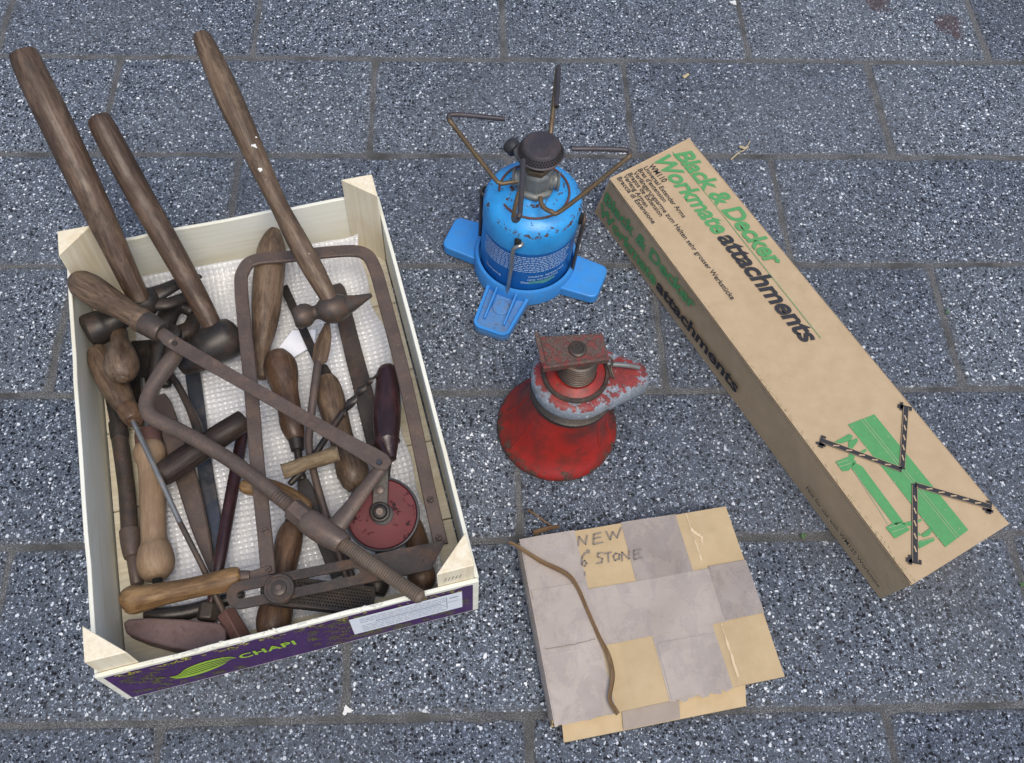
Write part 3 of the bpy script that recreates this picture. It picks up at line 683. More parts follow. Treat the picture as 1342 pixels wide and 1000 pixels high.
stock_out = arc(0, 0, .0125, 90, 270) + [(Ls, -.0115), (Ls, .0115)]
MB().prism(stock_out, -.0035, .0035, sf).build('stock', M['blackiron'], t, bevel=.0006)
stk = MB()
inn = [(x * .985 + .0002, y * .985) for x, y in stock_out]
for (y0, y1) in ((.0098, .0118), (-.0118, -.0098)):
    stk.prism([(.011, y0), (Ls - .001, y0), (Ls - .001, y1), (.011, y1)], .0036, .0052, sf)
stk.build('stock_border', M['blackiron'], t, bevel=.0003)
mb = MB()                                                # raised chequering
for i in range(38):
    for j in range(7):
        x = .0165 + i * .00245 + (.0012 if j % 2 else 0); y = -.0078 + j * .0026
        if x > Ls - .003: continue
        c = [(x - .001, y), (x, y - .001), (x + .001, y), (x, y + .001)]
        mb.add([sf(*p, .0035) for p in c] + [sf(x, y, .0047)], [(0, 1, 4), (1, 2, 4), (2, 3, 4), (3, 0, 4)])
tag(mb.build('chequering', M['blackiron'], t, flat=True), None, None, kind='stuff')
K = at(366, 772, .078)
kn = MB().lathe([(.0118, -.004), (.0122, .001), (.0115, .0022), (.0098, .0022), (.0095, .0014), (.0062, .0014), (.006, .003), (.005, .0036)], K, n=28).build('clamp_knob', M['iron'], t)
MB().lathe([(.0026, 0), (.0024, .0008)], K + UPZ * .0037, n=12).build('rivet', M['brownsteel'], kn)

# loose hammer handle under the saw frame
tag(T([(360, 303, .056, 8), (358, 312, .055, 13), (355, 335, .052, 19.5), (350, 390, .046, 20), (346, 432, .04, 15.5), (343, 458, .036, 11.5), (344, 478, .034, 12), (343, 494, .032, 9)], wob=.03).build('loose_handle', M['greywood']), 'loose grey-brown wooden hammer handle under the top of the U-shaped saw frame', 'tool handle')
# chisel with bulbous handle
t = thing('wood_chisel', 'chisel with bulbous polished brown handle pointing at the loose hammer handle', 'chisel', at(380, 560, .02))
T([(362, 463, .044, 13), (366, 476, .043, 21), (370, 492, .042, 21), (374, 512, .041, 17), (379, 535, .04, 15.5), (383, 556, .038, 16), (387, 572, .036, 12), (388, 577, .036, 10)], cap='flat').build('handle', M['brownwood'], t)
T([(388, 576, .036, 10.5), (390, 590, .035, 8.5)], cap='flat', k=1).build('ferrule', M['blackiron'], t)
T([(390, 589, .035, 5.5), (393, 612, .033, 5), (396, 628, .031, 6)], k=3).build('shank', M['blackiron'], t)
bar([(395, 624, .031, 10), (400, 640, .030, 19), (408, 662, .028, 21), (424, 705, .025, 21), (444, 755, .022, 20)], .004).build('blade', M['blackiron'], t)
# chisel no 2 : flat blade, handle towards the wheel
t = thing('firmer_chisel', 'chisel with long thin black blade and stubby ball-ended grey-brown handle', 'chisel', at(430, 500, .02))
bar([(372, 376, .026, 11), (401, 440, .027, 11), (420, 482, .029, 11), (425, 492, .030, 10)], .0035).build('blade', M['blackiron'], t)
T([(422, 482, .030, 8), (427, 497, .031, 11)], cap='flat', k=1).build('ferrule', M['blackiron'], t)
T([(427, 496, .031, 12), (429, 504, .031, 16), (433, 522, .031, 18.5), (441, 552, .031, 17), (450, 582, .031, 16), (458, 606, .031, 20), (463, 622, .031, 21), (463, 636, .031, 15), (463, 641, .031, 9)], cap0='flat').build('handle', M['greywood'], t)
# flat file
bm_ = bar([(441, 374, .020, 12), (445, 388, .020, 20), (462, 458, .020, 23), (474, 504, .020, 24), (490, 570, .021, 24), (500, 612, .021, 22)], .005)
tag(bm_.build('flat_file', M['iron']), 'wide flat black file lying under the small pointed hammer head', 'file')
# hand drill
t = thing('hand_drill', 'hand drill with dark purple handle and red wheel with black rim', 'hand drill', at(505, 640, .03))
T([(507, 483, .046, 11), (508, 491, .047, 15), (508, 512, .049, 16.5), (507, 545, .052, 18.5), (507, 570, .055, 16.5), (507, 577, .056, 15)], cap='flat').build('handle', M['plumwood'], t)
T([(507, 575, .056, 16.5), (507, 579, .0562, 17.5), (508, 583, .0565, 15), (511, 595, .057, 9.5), (513, 602, .0575, 7)], cap='flat', k=3).build('collar', M['plumwood'], t)
wn = (V((.03, -.28, .96))).normalized(); WC = at(501, 674, .058); wr = 49 * mpp(WC)
ring = [(wr * .925, .0038), (wr * .945, .0045), (wr * .985, .0042), (wr, .002), (wr, -.002), (wr * .99, -.0042), (wr * .9, -.0045)]
MB().lathe([(wr * .3, .0015), (wr * .55, .0012), (wr * .90, .0019), (wr * .925, .0038)][::-1] + [], WC, wn, n=64, close=False).build('wheel_face', M['wheelred'], t)
MB().lathe([(.002, -.003)] + [(wr * .9, -.004)] + ring[::-1][1:] , WC, wn, n=64, close=False).build('wheel_rim', M['rubber'], t)
onw = lambda u, v, h: on_plane(u, v, WC + wn * h, wn)
P1 = onw(500, 606, .0075); P2 = onw(498, 671, .0065)
MB().ribbon([P1, (P1 + P2) / 2, P2], [20 * mpp(P1)] * 3, .003, wn).build('bracket', M['blackiron'], t)
hb = P2 + wn * .0012
MB().lathe([(.0085, -.004), (.0088, .0004), (.0078, .0012), (.0066, .0012), (.006, .0026), (.0045, .0034)], hb, wn, n=28).build('hub', M['blackiron'], t)
MB().lathe([(.0034, .0), (.003, .0012)], hb + wn * .0034, wn, n=16).build('hub_screw', M['brownsteel'], t)
MB().lathe([(.0036, 0), (.0033, .0012), (.002, .0016)], onw(498, 642, .0086), wn, n=16).build('screw', M['brownsteel'], t)
T([(505, 600, .058, 10), (503, 618, .050, 9), (502, 650, .044, 9), (500, 700, .038, 9), (500, 740, .032, 8)], squash=.8).build('frame', M['blackiron'], t)
T([(496, 752, .030, 13), (494, 765, .029, 17), (491, 778, .028, 14)], cap='edge').build('chuck', M['blackiron'], t)
# T-handled twig gimlet
t = thing('twig_gimlet', 'gimlet with short pale twig cross-handle and twisted black shaft', 'gimlet', at(405, 607, .03))
T([(370, 618, .053, 10), (376, 616, .053, 10.5), (405, 606, .054, 9.2), (430, 598, .055, 10), (440, 595, .055, 11), (444, 594, .055, 10.5)], cap='flat', wob=.11).build('handle', M['twig'], t)
P, R = path([(380, 634, .044, 4), (395, 618, .045, 4.5), (410, 600, .046, 4.5), (436, 560, .049, 4.2), (450, 540, .05, 4.5)]); MB().tube(P, R, n=12, k=3).build('shaft', M['blackiron'], t)
P, R = catmull(*path([(448, 543, .050, 6.3), (466, 520, .051, 6), (482, 502, .052, 5), (494, 492, .053, 2.2)]), 12)
mb = MB(); vs_, fs_ = [], []                              # twisted bit: flat section turning along its length
for i, (p, r) in enumerate(zip(P, R)):
    tt = (P[min(i + 1, len(P) - 1)] - P[max(i - 1, 0)]).normalized(); x0 = tt.cross(UPZ).normalized(); y0 = x0.cross(tt); a = i * .34
    for j in range(8):
        b = j * math.pi / 4; ca, sa = math.cos(b) * r, math.sin(b) * r * .5
        vs_.append(p + x0 * (ca * math.cos(a) - sa * math.sin(a)) + y0 * (ca * math.sin(a) + sa * math.cos(a)))
fs_ = [(i * 8 + j, i * 8 + (j + 1) % 8, (i + 1) * 8 + (j + 1) % 8, (i + 1) * 8 + j) for i in range(len(P) - 1) for j in range(8)]
mb.add(vs_, fs_); mb.build('twist_bit', M['blackiron'], t)
# square-tanged boring bit
t = thing('boring_bit', 'slim brown boring bit with flat tapered square end below the small hammer', 'drill bit', at(412, 520, .03))
P, R = path([(429, 424, .052, 4), (426, 440, .052, 9), (422, 456, .052, 11.5), (419, 473, .052, 10.5), (417, 477, .052, 6)]); MB().tube(P, R, n=4, cap='flat', squash=.75).build('square_tang', M['greywood'], t, bevel=.0006)
T([(417, 474, .052, 5.5), (412, 510, .050, 5.5), (406, 560, .044, 5.5), (405, 585, .042, 5.2), (412, 622, .040, 5), (425, 668, .036, 5), (446, 732, .029, 4.5), (458, 770, .024, 4.5)], n=12, k=3).build('shaft', M['brownsteel'], t)
tag(T([(452, 726, .028, 4.5), (468, 776, .023, 4.5)], n=10, k=1).build('steel_rod', M['iron']), 'short thin dark steel rod behind the slotted blade of the angle gauge', 'rod')
# big T-handled auger
t = thing('auger', 'auger with thick blackened wooden cross-handle lying under the bent hacksaw rod', 'auger', at(265, 585, .03))
T([(211, 623, .048, 13), (216, 620, .048, 16.5), (245, 600, .05, 17), (280, 577, .052, 16.5), (310, 557, .053, 15.5), (320, 550, .053, 14)], wob=.02, cap='edge').build('handle', M['darkwood'], t)
T([(262, 580, .046, 7), (258, 558, .044, 6.5), (246, 530, .040, 5), (232, 503, .034, 4.5), (220, 486, .028, 4)], n=12, k=4).build('shaft', M['iron'], t)
# soldering iron with thin bright shaft
t = thing('soldering_iron', 'slim soldering iron with bright thin shaft, brown handle and small copper bit', 'soldering iron', at(230, 660, .02))
T([(126, 460, .045, 12), (131, 468, .046, 16.5), (138, 482, .048, 18.5), (150, 505, .052, 19), (160, 524, .056, 16), (167, 536, .058, 13), (168, 538, .058, 13)], cap='flat', wob=.015).build('handle', M['greywood'], t)
T([(167, 535, .058, 14), (170, 540, .059, 14.5), (176, 550, .0605, 12.5), (177, 552, .061, 10)], cap='flat', k=2).build('ferrule', M['brownwood'], t)
T([(174, 551, .061, 3.6), (210, 628, .058, 3.7), (236, 685, .054, 3.7)], n=12, k=3, cap='flat').build('shaft', M['silver'], t)
T([(236, 685, .054, 3.7), (270, 752, .047, 4), (284, 784, .040, 4.6), (298, 812, .036, 4.8)], n=12, k=3).build('lower_shaft', M['iron'], t)
a = at(296, 802, .035); b = at(322, 846, .033)
d = (b - a); L_ = d.length; d.normalize(); sx_ = UPZ.cross(d).normalized()
mb = MB(); q = lambda s_, x, z: a + d * s_ + sx_ * x + UPZ * z
mb.add([q(0, -.0085, -.008), q(0, .0075, -.008), q(L_, .0075, -.010), q(L_, -.0075, -.010), q(0, -.0075, .0025), q(0, .0005, .0075), q(L_, -.001, .0065), q(L_, -.0075, .0015), q(0, .0075, .0015), q(L_, .0075, .0)],
       [(3, 2, 1, 0), (4, 5, 6, 7), (5, 8, 9, 6), (0, 4, 7, 3), (1, 2, 9, 8), (0, 1, 8, 5, 4), (3, 7, 6, 9, 2)])
mb.build('copper_bit', M['copper'], t, bevel=.0008)
# hatchet soldering iron
t = thing('hatchet_soldering_iron', 'soldering iron with large wedge-shaped brown copper head and dark rod shaft', 'soldering iron', at(270, 810, .015))
T([(320, 560, .032, 8), (310, 612, .034, 8.3), (296, 690, .036, 8.5), (288, 735, .036, 8), (281, 768, .034, 6), (274, 800, .031, 6)], n=14, k=3).build('shaft', M['plumwood'], t)
P, R = path([(275, 793, .030, 14), (271, 812, .030, 14)]); MB().tube(P, R, n=6, cap='edge').build('hex_nut', M['iron'], t, bevel=.0008)
pts = [(161, 816), (168, 811), (195, 809), (240, 811), (288, 816), (296, 824), (296, 838), (288, 854), (262, 855), (225, 849), (190, 840), (165, 830)]
wd = lambda u, v, z: at(u, v, z)
mb = MB(); tp = [at(u, v, .034 + .006 * (u - 160) / 136) for u, v in pts]; bt = [V((p.x, p.y, .0165)) for p in tp]; nn = len(pts)
mb.add(bt + tp, [tuple(range(nn)), tuple(range(2 * nn - 1, nn - 1, -1))] + [(i, nn + i, nn + (i + 1) % nn, (i + 1) % nn) for i in range(nn)])
mb.build('copper_head', M['greycopper'], t, bevel=.0018, seg=3)
# awl handle seen end-on
tag(T([(156, 436, .046, 11), (157, 448, .054, 12), (158, 460, .064, 17), (159, 472, .071, 21.5), (160, 483, .075, 22), (161, 493, .076, 16), (161, 497, .076, 9)], wob=.01).build('awl_handle', M['greywood']), 'round bulb-ended grey wooden handle pointing up at the corner below the saw grip', 'tool handle')
# dark pipe along the left panel
t = thing('iron_pipe', 'long dark iron tube with collars lying along the left panel of the crate', 'pipe', at(165, 640, .012))
T([(146, 520, .026, 8), (152, 548, .026, 8.5), (154, 556, .026, 8.5)], k=2, cap='flat').build('spigot', M['blackiron'], t)
T([(154, 554, .026, 11.5), (157, 572, .026, 12), (157, 576, .026, 11)], k=1, cap='flat').build('collar', M['blackiron'], t)
T([(157, 574, .026, 10.8), (166, 640, .026, 10.8), (170, 696, .026, 11.2)], k=2, cap='flat').build('tube', M['iron'], t)
T([(170, 695, .026, 13.5), (172, 712, .026, 13.5), (173, 724, .026, 12), (174, 730, .026, 11)], k=1, cap='edge').build('collar', M['brownsteel'], t)
T([(174, 728, .026, 8.5), (180, 765, .026, 8.5)], k=1).build('spigot', M['brownsteel'], t)
# pale turned handle
t = thing('turned_handle_tool', 'tool with clean pale turned wooden handle ending in a ball', 'hand tool', at(200, 660, .013))
T([(193, 566, .034, 16), (194, 571, .034, 17), (196, 588, .034, 17)], cap='flat', k=1, n=26).build('ferrule', M['copper'], t)
ph = T([(195, 584, .034, 18), (196, 590, .034, 20.5), (197, 599, .034, 20), (198, 612, .034, 16.5), (200, 650, .034, 16.8), (201, 690, .034, 16.5), (202, 709, .034, 17), (203, 720, .034, 21.5), (204, 737, .034, 24.5), (205, 750, .034, 21), (206, 757, .034, 15)], cap='edge', n=26).build('handle', M['palewood'], t)
P = at(206, 759, .0335); dd = (at(206, 757, .034) - at(204, 737, .034)).normalized(); MB().lathe([(.0042, .0), (.0042, .006)], P, dd, n=16).build('end_hole', M['hole'], ph)
T([(187, 497, .036, 3.2), (192, 560, .035, 3.2), (193, 572, .034, 3.2)], n=10, k=2).build('prong', M['silver'], t)
T([(196, 505, .034, 2.6), (199, 560, .034, 2.6), (199, 572, .034, 2.6)], n=10, k=2).build('prong', M['blackiron'], t)
# files
tag(bar([(248, 470, .019, 18), (255, 505, .019, 19), (267, 600, .0185, 19), (278, 668, .0185, 19.5), (287, 725, .0185, 18)], .004).build('steel_strip', M['bluesteel']), 'flat blue-grey steel strip lying below the black auger handle', 'steel strip')
tag(bar([(210, 520, .029, 14), (215, 534, .029, 22), (228, 578, .028, 26), (246, 632, .027, 27), (262, 690, .0255, 22), (272, 725, .0245, 14), (279, 748, .024, 9)], .007).build('tapered_file', M['brownsteel']), 'brown half-round file tapering to a narrow tip beside the bright soldering iron shaft', 'file')
tag(T([(192, 804, .024, 8), (215, 806, .024, 10), (250, 801, .022, 10), (285, 790, .021, 9), (318, 778, .020, 6)], n=14, k=4).build('bent_bar', M['blackiron']), 'curved black iron bar half hidden under the yellow saw handle', 'iron bar')
# handles along the near side
t = thing('file_handle', 'brown wooden handle by the front panel under the chequered gauge arm', 'tool handle', at(365, 770, .015))
T([(386, 672, .033, 9), (384, 684, .033, 11), (383, 689, .033, 12)], cap='flat', k=2).build('ferrule', M['blackiron'], t)
T([(383, 688, .033, 12.5), (381, 698, .033, 16.5), (377, 718, .033, 18), (371, 748, .033, 17), (365, 780, .033, 20), (360, 808, .033, 23), (357, 826, .033, 21), (356, 838, .033, 13)], cap0='flat', wob=.015).build('handle', M['brownwood'], t)
tag(T([(318, 636, .042, 8), (326, 638, .042, 11), (350, 640, .044, 13), (378, 652, .046, 13.5), (396, 661, .047, 11), (404, 666, .047, 8)]).build('tan_handle', M['yellowwood']), 'orange-brown wooden handle half hidden behind the threaded hacksaw rod', 'tool handle')
tag(T([(532, 668, .031, 10), (540, 690, .031, 14), (547, 714, .031, 15.5), (550, 736, .031, 15), (552, 752, .031, 18.5), (554, 764, .031, 17), (555, 774, .031, 9)]).build('ball_end_handle', M['brownwood']), 'brown ball-ended wooden handle poking out under the slotted gauge blade near the front right post', 'tool handle')

# pincers added to darken the bright gaps at the back of the pile
t = thing('filler', 'black iron pincers added to darken the gaps under the wooden saw grip', 'filler', at(225, 440, .014))
T([(252, 408, .030, 9), (240, 400, .032, 12), (226, 404, .034, 13), (218, 420, .034, 13), (214, 438, .032, 12), (208, 462, .029, 10), (200, 500, .025, 8), (196, 540, .022, 7)], squash=.8).build('jaw_arm', M['blackiron'], t)
T([(254, 414, .026, 8), (250, 430, .026, 12), (236, 440, .026, 14), (224, 452, .026, 12), (218, 476, .024, 10), (217, 505, .022, 8)], squash=.8).build('jaw_arm', M['blackiron'], t)
P = at(224, 436, .040); MB().lathe([(.009, -.006), (.009, .001), (.006, .0025)], P, n=18).build('pivot', M['blackiron'], t)
tag(bar([(186, 448, .022, 26), (184, 480, .021, 30), (186, 520, .020, 26), (190, 556, .020, 20)], .006).build('infill', M['blackiron']), 'broad black iron scraper added to darken the gap beside the bulb-ended handle', 'infill')  # dark sheet added to blacken the open gap between the tools

# ------------------------------------------------------------------ camping stove
SX = V((.3153, -.3020, 0)); LEAN = V((.035, .0, 0))
def sp(r, a, z): return V((SX.x + r * math.cos(rad(a)), SX.y + r * math.sin(rad(a)), z)) + LEAN * z
R0 = .0470
t = thing('camping_stove', 'blue camping gas stove with rust chips, black burner and four bent wire arms', 'camping stove', SX)
ANG = [-113, -23, 67, 157]
MB().lathe([(.030, .014), (R0 - .001, .014), (R0, .016), (R0, .079), (R0 + .0004, .0795)], SX, n=64, shift=LEAN).build('can_label', M['bluelabel'], t)
body = MB().lathe([(R0 + .0003, .0795), (R0 + .0008, .081), (R0 + .0008, .103), (R0 - .0004, .108), (R0 - .004, .1125), (R0 - .012, .1165), (R0 - .022, .119), (.018, .121), (.016, .124), (.004, .124)], SX, n=64, shift=LEAN).build('can_shoulder', M['bluepaint'], t)
# rusty ring on the shoulder
ring_ = MB(); P = [sp(.0335, a, .1178) for a in range(-150, 190, 10)]; ring_.tube(P, [.0012] * len(P), n=8); ring_.build('rust_ring', M['redrust'], t)
# base ring and feet
base = MB().lathe([(R0 + .0012, .0015), (R0 + .0062, .0015), (R0 + .0062, .020), (R0 + .0050, .0225), (R0 + .0022, .0225), (R0 + .0014, .021), (R0 + .0012, .0015)], SX, n=64, shift=LEAN, close=False).build('base_ring', M['blueplastic'], t)
for i, a in enumerate(ANG):
    c, s = math.cos(rad(a)), math.sin(rad(a)); ff = lambda x, y, z, c=c, s=s: V((SX.x + x * c - y * s, SX.y + x * s + y * c, z))
    w0, w1, x0, x1 = .0235, .0195, .042, .099
    if i: w0, w1, x1 = .0235, .0215, .086
    def foot(w_0, w_1, x_0, x_1, rr_): return [(x_0, -w_0)] + arc(x_1 - rr_, -w_1 + rr_, rr_, -90, 0, 5) + arc(x_1 - rr_, w_1 - rr_, rr_, 0, 90, 5) + [(x_0, w_0)]
    if i == 0:
        ft = MB().prism(foot(w0, w1, x0, x1, .009), .0008, .0085, ff).build('foot', M['blueplastic_worn'], t, bevel=.001)
        o_ = foot(w0, w1, x0, x1, .009); i_ = foot(w0 - .003, w1 - .003, x0 - .002, x1 - .003, .0065)
        rim = MB(); n_ = len(o_)
        rim.add([ff(*p, .0086) for p in o_] + [ff(*p, .0125) for p in o_] + [ff(*p, .0086) for p in i_] + [ff(*p, .0125) for p in i_],
                [f for j in range(n_ - 1) for f in ((j, j + 1, n_ + j + 1, n_ + j), (n_ + j, n_ + j + 1, 3 * n_ + j + 1, 3 * n_ + j), (3 * n_ + j, 3 * n_ + j + 1, 2 * n_ + j + 1, 2 * n_ + j))])
        rim.build('rim', M['blueplastic'], ft)
        for y in (-.0105, .0105):
            MB().hexa([ff(.052, y - .0009, .0086), ff(.086, y - .0009, .0086), ff(.086, y + .0009, .0086), ff(.052, y + .0009, .0086)],
                      [ff(.052, y - .0007, .021), ff(.086, y - .0007, .0122), ff(.086, y + .0007, .0122), ff(.052, y + .0007, .021)]).build('rib', M['blueplastic'], ft)
        pl = [ff(.057 + .0, 0, .0088)]
        MB().lathe([(.0092, 0), (.0092, .0012), (.0085, .0018)], ff(.066, 0, .0086), n=24).build('pad', M['blueplastic_worn'], ft)
    else:
        MB().prism(foot(w0, w1, x0, x1, .008), .0008, .0135, ff).build('foot', M['blueplastic'], t, bevel=.0016, seg=3)
    # clamp wire
    aw = a + (1 if i == 0 else 0)
    P = [sp(R0 - .003, aw + 10, .0965), sp(R0 + .0042, aw + 7, .0975), sp(R0 + .0058, aw + 2, .0945), sp(R0 + .0056, aw, .085), sp(R0 + .0050, aw, .055), sp(R0 + .0046, aw - 1, .023), sp(R0 + .004, aw - 1, .014)]
    MB().tube(P, [.0020] * len(P), n=12, k=5).build('clamp_wire', M['silver' if i == 0 else 'iron'], t)
    P = [sp(R0 + .0012, aw + 3, .1015), sp(R0 + .0012, aw + 3, .091)]
    MB().tube(P, [.0034, .0028], n=12).build('hook_hole', M['hole'], t)
# printing on the can
def can_text(mb, s, a0, a1, z, cap, **k):
    vs_, fs_ = text_pts(s, **k)
    mb.add([sp(R0 + .0004, a0 + (a1 - a0) * v.x, z + cap * v.y) for v in vs_], fs_)
def can_dash(mb, a, da, z, h): mb.add([sp(R0 + .0004, a, z), sp(R0 + .0004, a + da, z), sp(R0 + .0004, a + da, z + h), sp(R0 + .0004, a, z + h)], [(0, 1, 2, 3)])
mb = MB(); rr = random.Random(5)
can_text(mb, 'votre appareil', -92, -44, .0420, .0032, offset=.01); can_text(mb, 'une cartouche', -92, -52, .0368, .0032, offset=.01)
can_text(mb, 'Camping', -152, -126, .0335, .0032, offset=.01); can_text(mb, 'Gaz', -100, -90, .0318, .0032, offset=.01)
for z in [.074 - i * .0029 for i in range(9)]:
    a = -160 + rr.uniform(0, 6)
    while a < -42:
        da = rr.uniform(2, 6); can_dash(mb, a, da, z, .0011); a += da + 1.2
tag(mb.build('can_print', M['print_white'], t, flat=True), None, None, kind='stuff')
mb = MB(); mb.add([sp(R0 + .0003, -90 + 34 * i / 8, .0305 + .0012 * math.sin(i)) for i in range(9)] + [sp(R0 + .0003, -90 + 34 * i / 8, .0352) for i in range(9)], [(i, i + 1, 10 + i, 9 + i) for i in range(8)])
mb.build('green_stripe', M['print_green'], t, flat=True)
# valve, burner
OV = sp(0, 0, 0)
MB().lathe([(.019, .1235), (.0195, .128), (.0155, .130), (.0150, .147), (.0125, .150)], SX, n=8, shift=LEAN).build('valve_body', M['zinc'], t, bevel=.0012)
MB().lathe([(.0135, .1505), (.0135, .1545), (.012, .156)], SX, n=6, shift=LEAN).build('hex_collar', M['brass'], t, bevel=.0006)
MB().lathe([(.0085, .154), (.0082, .164), (.010, .1685)], SX, n=24, shift=LEAN).build('burner_tube', M['iron'], t)
cap_o = sp(0, 0, 0) + V((.0008, .0, 0))
bc = MB().lathe([(.006, .167), (.0195, .1690), (.0216, .1702), (.0218, .1712), (.0205, .1718), (.0172, .1800), (.0160, .1812), (.002, .1818)], cap_o, n=56, shift=LEAN).build('burner_cap', M['burner'], t)
mb = MB()
for row, (rr_, z_) in enumerate(((.0200, .1734), (.0191, .1756), (.0182, .1778))):
    for j in range(44):
        a = 2 * math.pi * (j + .5 * (row % 2)) / 44; c = cap_o + LEAN * z_ + V((rr_ * math.cos(a), rr_ * math.sin(a), z_)); nn = V((math.cos(a) * .92, math.sin(a) * .92, .39)); x = V((-math.sin(a), math.cos(a), 0)); y = nn.cross(x)
        mb.add([c + nn * .00045 + x * (  .00098 * math.cos(q)) + y * (  .00098 * math.sin(q)) for q in (0, 1.05, 2.1, 3.14, 4.19, 5.24)], [(0, 1, 2, 3, 4, 5)])
tag(mb.build('burner_holes', M['hole'], bc, flat=True), None, None, kind='stuff')
for aa in (-5, 175): MB().lathe([(.009, .006), (.0095, .015), (.0078, .017), (.0078, .0195), (.009, .0205), (.007, .0225)], sp(0, 0, .135), (math.cos(rad(aa)), math.sin(rad(aa)), 0), n=18).build('arm_socket', M['zinc'], t)
MB().tube([sp(.004, 130, .142), sp(.022, 130, .147), sp(.030, 130, .149)], [.0062, .0055, .0035], n=16, k=2).build('valve_stem', M['zinc'], t)
MB().lathe([(.0075, 0), (.0082, .003), (.0082, .008), (.007, .010)], sp(.030, 130, .1485), sp(1, 130, 0) - sp(0, 0, 0) + V((0, 0, .1)), n=20).build('valve_knob', M['rubber'], t)
ZA = .188
arms = [[(682, 237, .137), (668, 239, .136), (656, 240, .136), (645, 230, .142), (597, 168, ZA - .006), (589, 156, ZA - .001), (597, 150, ZA), (662, 156, ZA)],
        [(708, 258, .138), (711, 270, .136), (722, 277, .136), (737, 275, .138), (815, 213, ZA - .006), (825, 202, ZA - .001), (815, 196, ZA), (749, 195, ZA)],
        [(714, 236, .140), (717, 226, .142), (718, 210, .146), (729, 104, ZA - .004), (731, 90, ZA), (732, 92, ZA + .001), (729, 140, ZA)],
        [(680, 252, .136), (675, 272, .134), (673, 287, .138), (677, 289, .160), (680, 284, ZA - .003), (682, 272, ZA), (686, 210, ZA)]]
for i, a in enumerate(arms):
    P = [at(*q) for q in a]; k_ = 6; m = len(P) - 2
    MB().tube(P, [.0022] * len(P), n=12, k=k_, cap='flat').build('wire_arm', M['brass'], t)
    Q, _ = catmull(P, [.002] * len(P), 6); nt_ = int(len(Q) * .78)
    MB().tube(Q[nt_ - 4:], [.00235] * len(Q[nt_ - 4:]), n=12, cap='flat').build('burnt_wire_end', M['burner'], t)

# ------------------------------------------------------------------ screw jack
JC = V((.3395, -.4947, 0)); JL = V((.11, .0, 0))
t = thing('screw_jack', 'small worn red bell-based screw jack with flaking grey collar and rusty top plate', 'screw jack', JC)
MB().lathe([(.050, .0006), (.0562, .0006), (.0572, .002), (.0572, .0045), (.0560, .0070), (.0530, .0100), (.0490, .0150), (.0450, .0220), (.0412, .032), (.0382, .044), (.0360, .057), (.0348, .068), (.0345, .074), (.030, .0755)], JC, n=72, shift=JL).build('bell_base', M['red'], t)
def jp(x, y, z): return JC + JL * z + V((x, y, z))
for a in (-150, -40, -15, 60, 100, 170):
    P = [jp(r * math.cos(rad(a)), r * math.sin(rad(a)), z) for r, z in ((.0535, .0085), (.0465, .0185), (.0394, .038), (.0352, .060))]
    MB().tube(P, [.001, .0012, .001, .0006], n=8, k=3).build('rib', M['red'], t)
MB().lathe([(.0365, .0735), (.0378, .074), (.0378, .078), (.036, .079)], JC, n=56, shift=JL).build('grease_ring', M['blackiron'], t)
# teardrop collar with arm to the right
cc = at(753, 494, .088); ce = at(830, 487, .086); d = V((ce.x - cc.x, ce.y - cc.y, 0)); LD = d.length; ax_ = d.normalized(); ay_ = UPZ.cross(ax_)
cf = lambda x, y, z: V((cc.x, cc.y, 0)) + ax_ * x + ay_ * y + UPZ * z
r1, r2 = .0385, .0158; al = math.degrees(math.acos((r1 - r2) / LD))
tear = arc(0, 0, r1, al, 360 - al, 34) + arc(LD, 0, r2, -al, al, 12)
def inset(p, s): 
    n_ = len(p); out = []
    for i in range(n_):
        a, b = V((*p[i - 1], 0)), V((*p[(i + 1) % n_], 0)); tn = (b - a).normalized(); out.append((p[i][0] - tn.y * s, p[i][1] + tn.x * s))
    return out
lev = [(.004, .0745), (.0005, .0775), (0, .0815), (0, .089), (.0012, .092), (.0035, .0938), (.0065, .0944)]
mb = MB(); n_ = len(tear); vs_, fs_, ls_ = [], [], []
for s, z in lev:
    tt = inset(tear, s)
    vs_ += [cf(x, y, z - .010 * max(0, x) / LD) for x, y in tt]; ls_ += [V((x, y, z)) for x, y in tt]
for i in range(len(lev) - 1): fs_ += [(i * n_ + j, i * n_ + (j + 1) % n_, (i + 1) * n_ + (j + 1) % n_, (i + 1) * n_ + j) for j in range(n_)]
fs_.append(tuple(range(n_))[::-1]); fs_.append(tuple((len(lev) - 1) * n_ + j for j in range(n_)))
mb.add(vs_, fs_, ls_); mb.build('collar', M['collar'], t, ang=60)
MB().tube([cf(.030, .006, .0945), cf(.046, .0045, .0915), cf(LD + .006, .003, .0865)], [.0022, .0024, .002], n=10, k=3).build('ridge', M['zinc'], t)
MB().prism([(LD - .014, -.0115), (LD + .012, -.010), (LD + .012, -.004), (LD - .014, -.004)], .066, .079, cf).build('lever_socket', M['red'], t, bevel=.0015)
MB().lathe([(.0295, .0946), (.0295, .0962), (.0280, .0972), (.0262, .0972), (.0255, .0955)], cc * 1, n=48).build('seat_ring', M['iron'], t) if False else None
C0 = V((cc.x, cc.y, 0))
MB().lathe([(.0300, .0940), (.0300, .0966), (.0290, .0978), (.0268, .0978), (.0262, .0960)], C0, n=48, close=False).build('seat_ring', M['iron'], t)
MB().lathe([(.0262, .0945), (.0260, .0966), (.0185, .0990), (.0180, .0968)], C0, n=48).build('washer', M['red'], t)
prof = []
for i in range(9):
    z = .097 + i * .0032; prof += [(.0152, z), (.0172, z + .0010), (.0172, z + .0019), (.0152, z + .0029)]
MB().lathe(prof, C0 + V((.001, .001, 0)), n=32).build('screw', M['iron'], t, ang=25)
pc = [at(u, v, .130) for u, v in ((702, 441), (790, 436), (798, 468), (711, 480))]
pb = [p - UPZ * .0045 for p in pc]
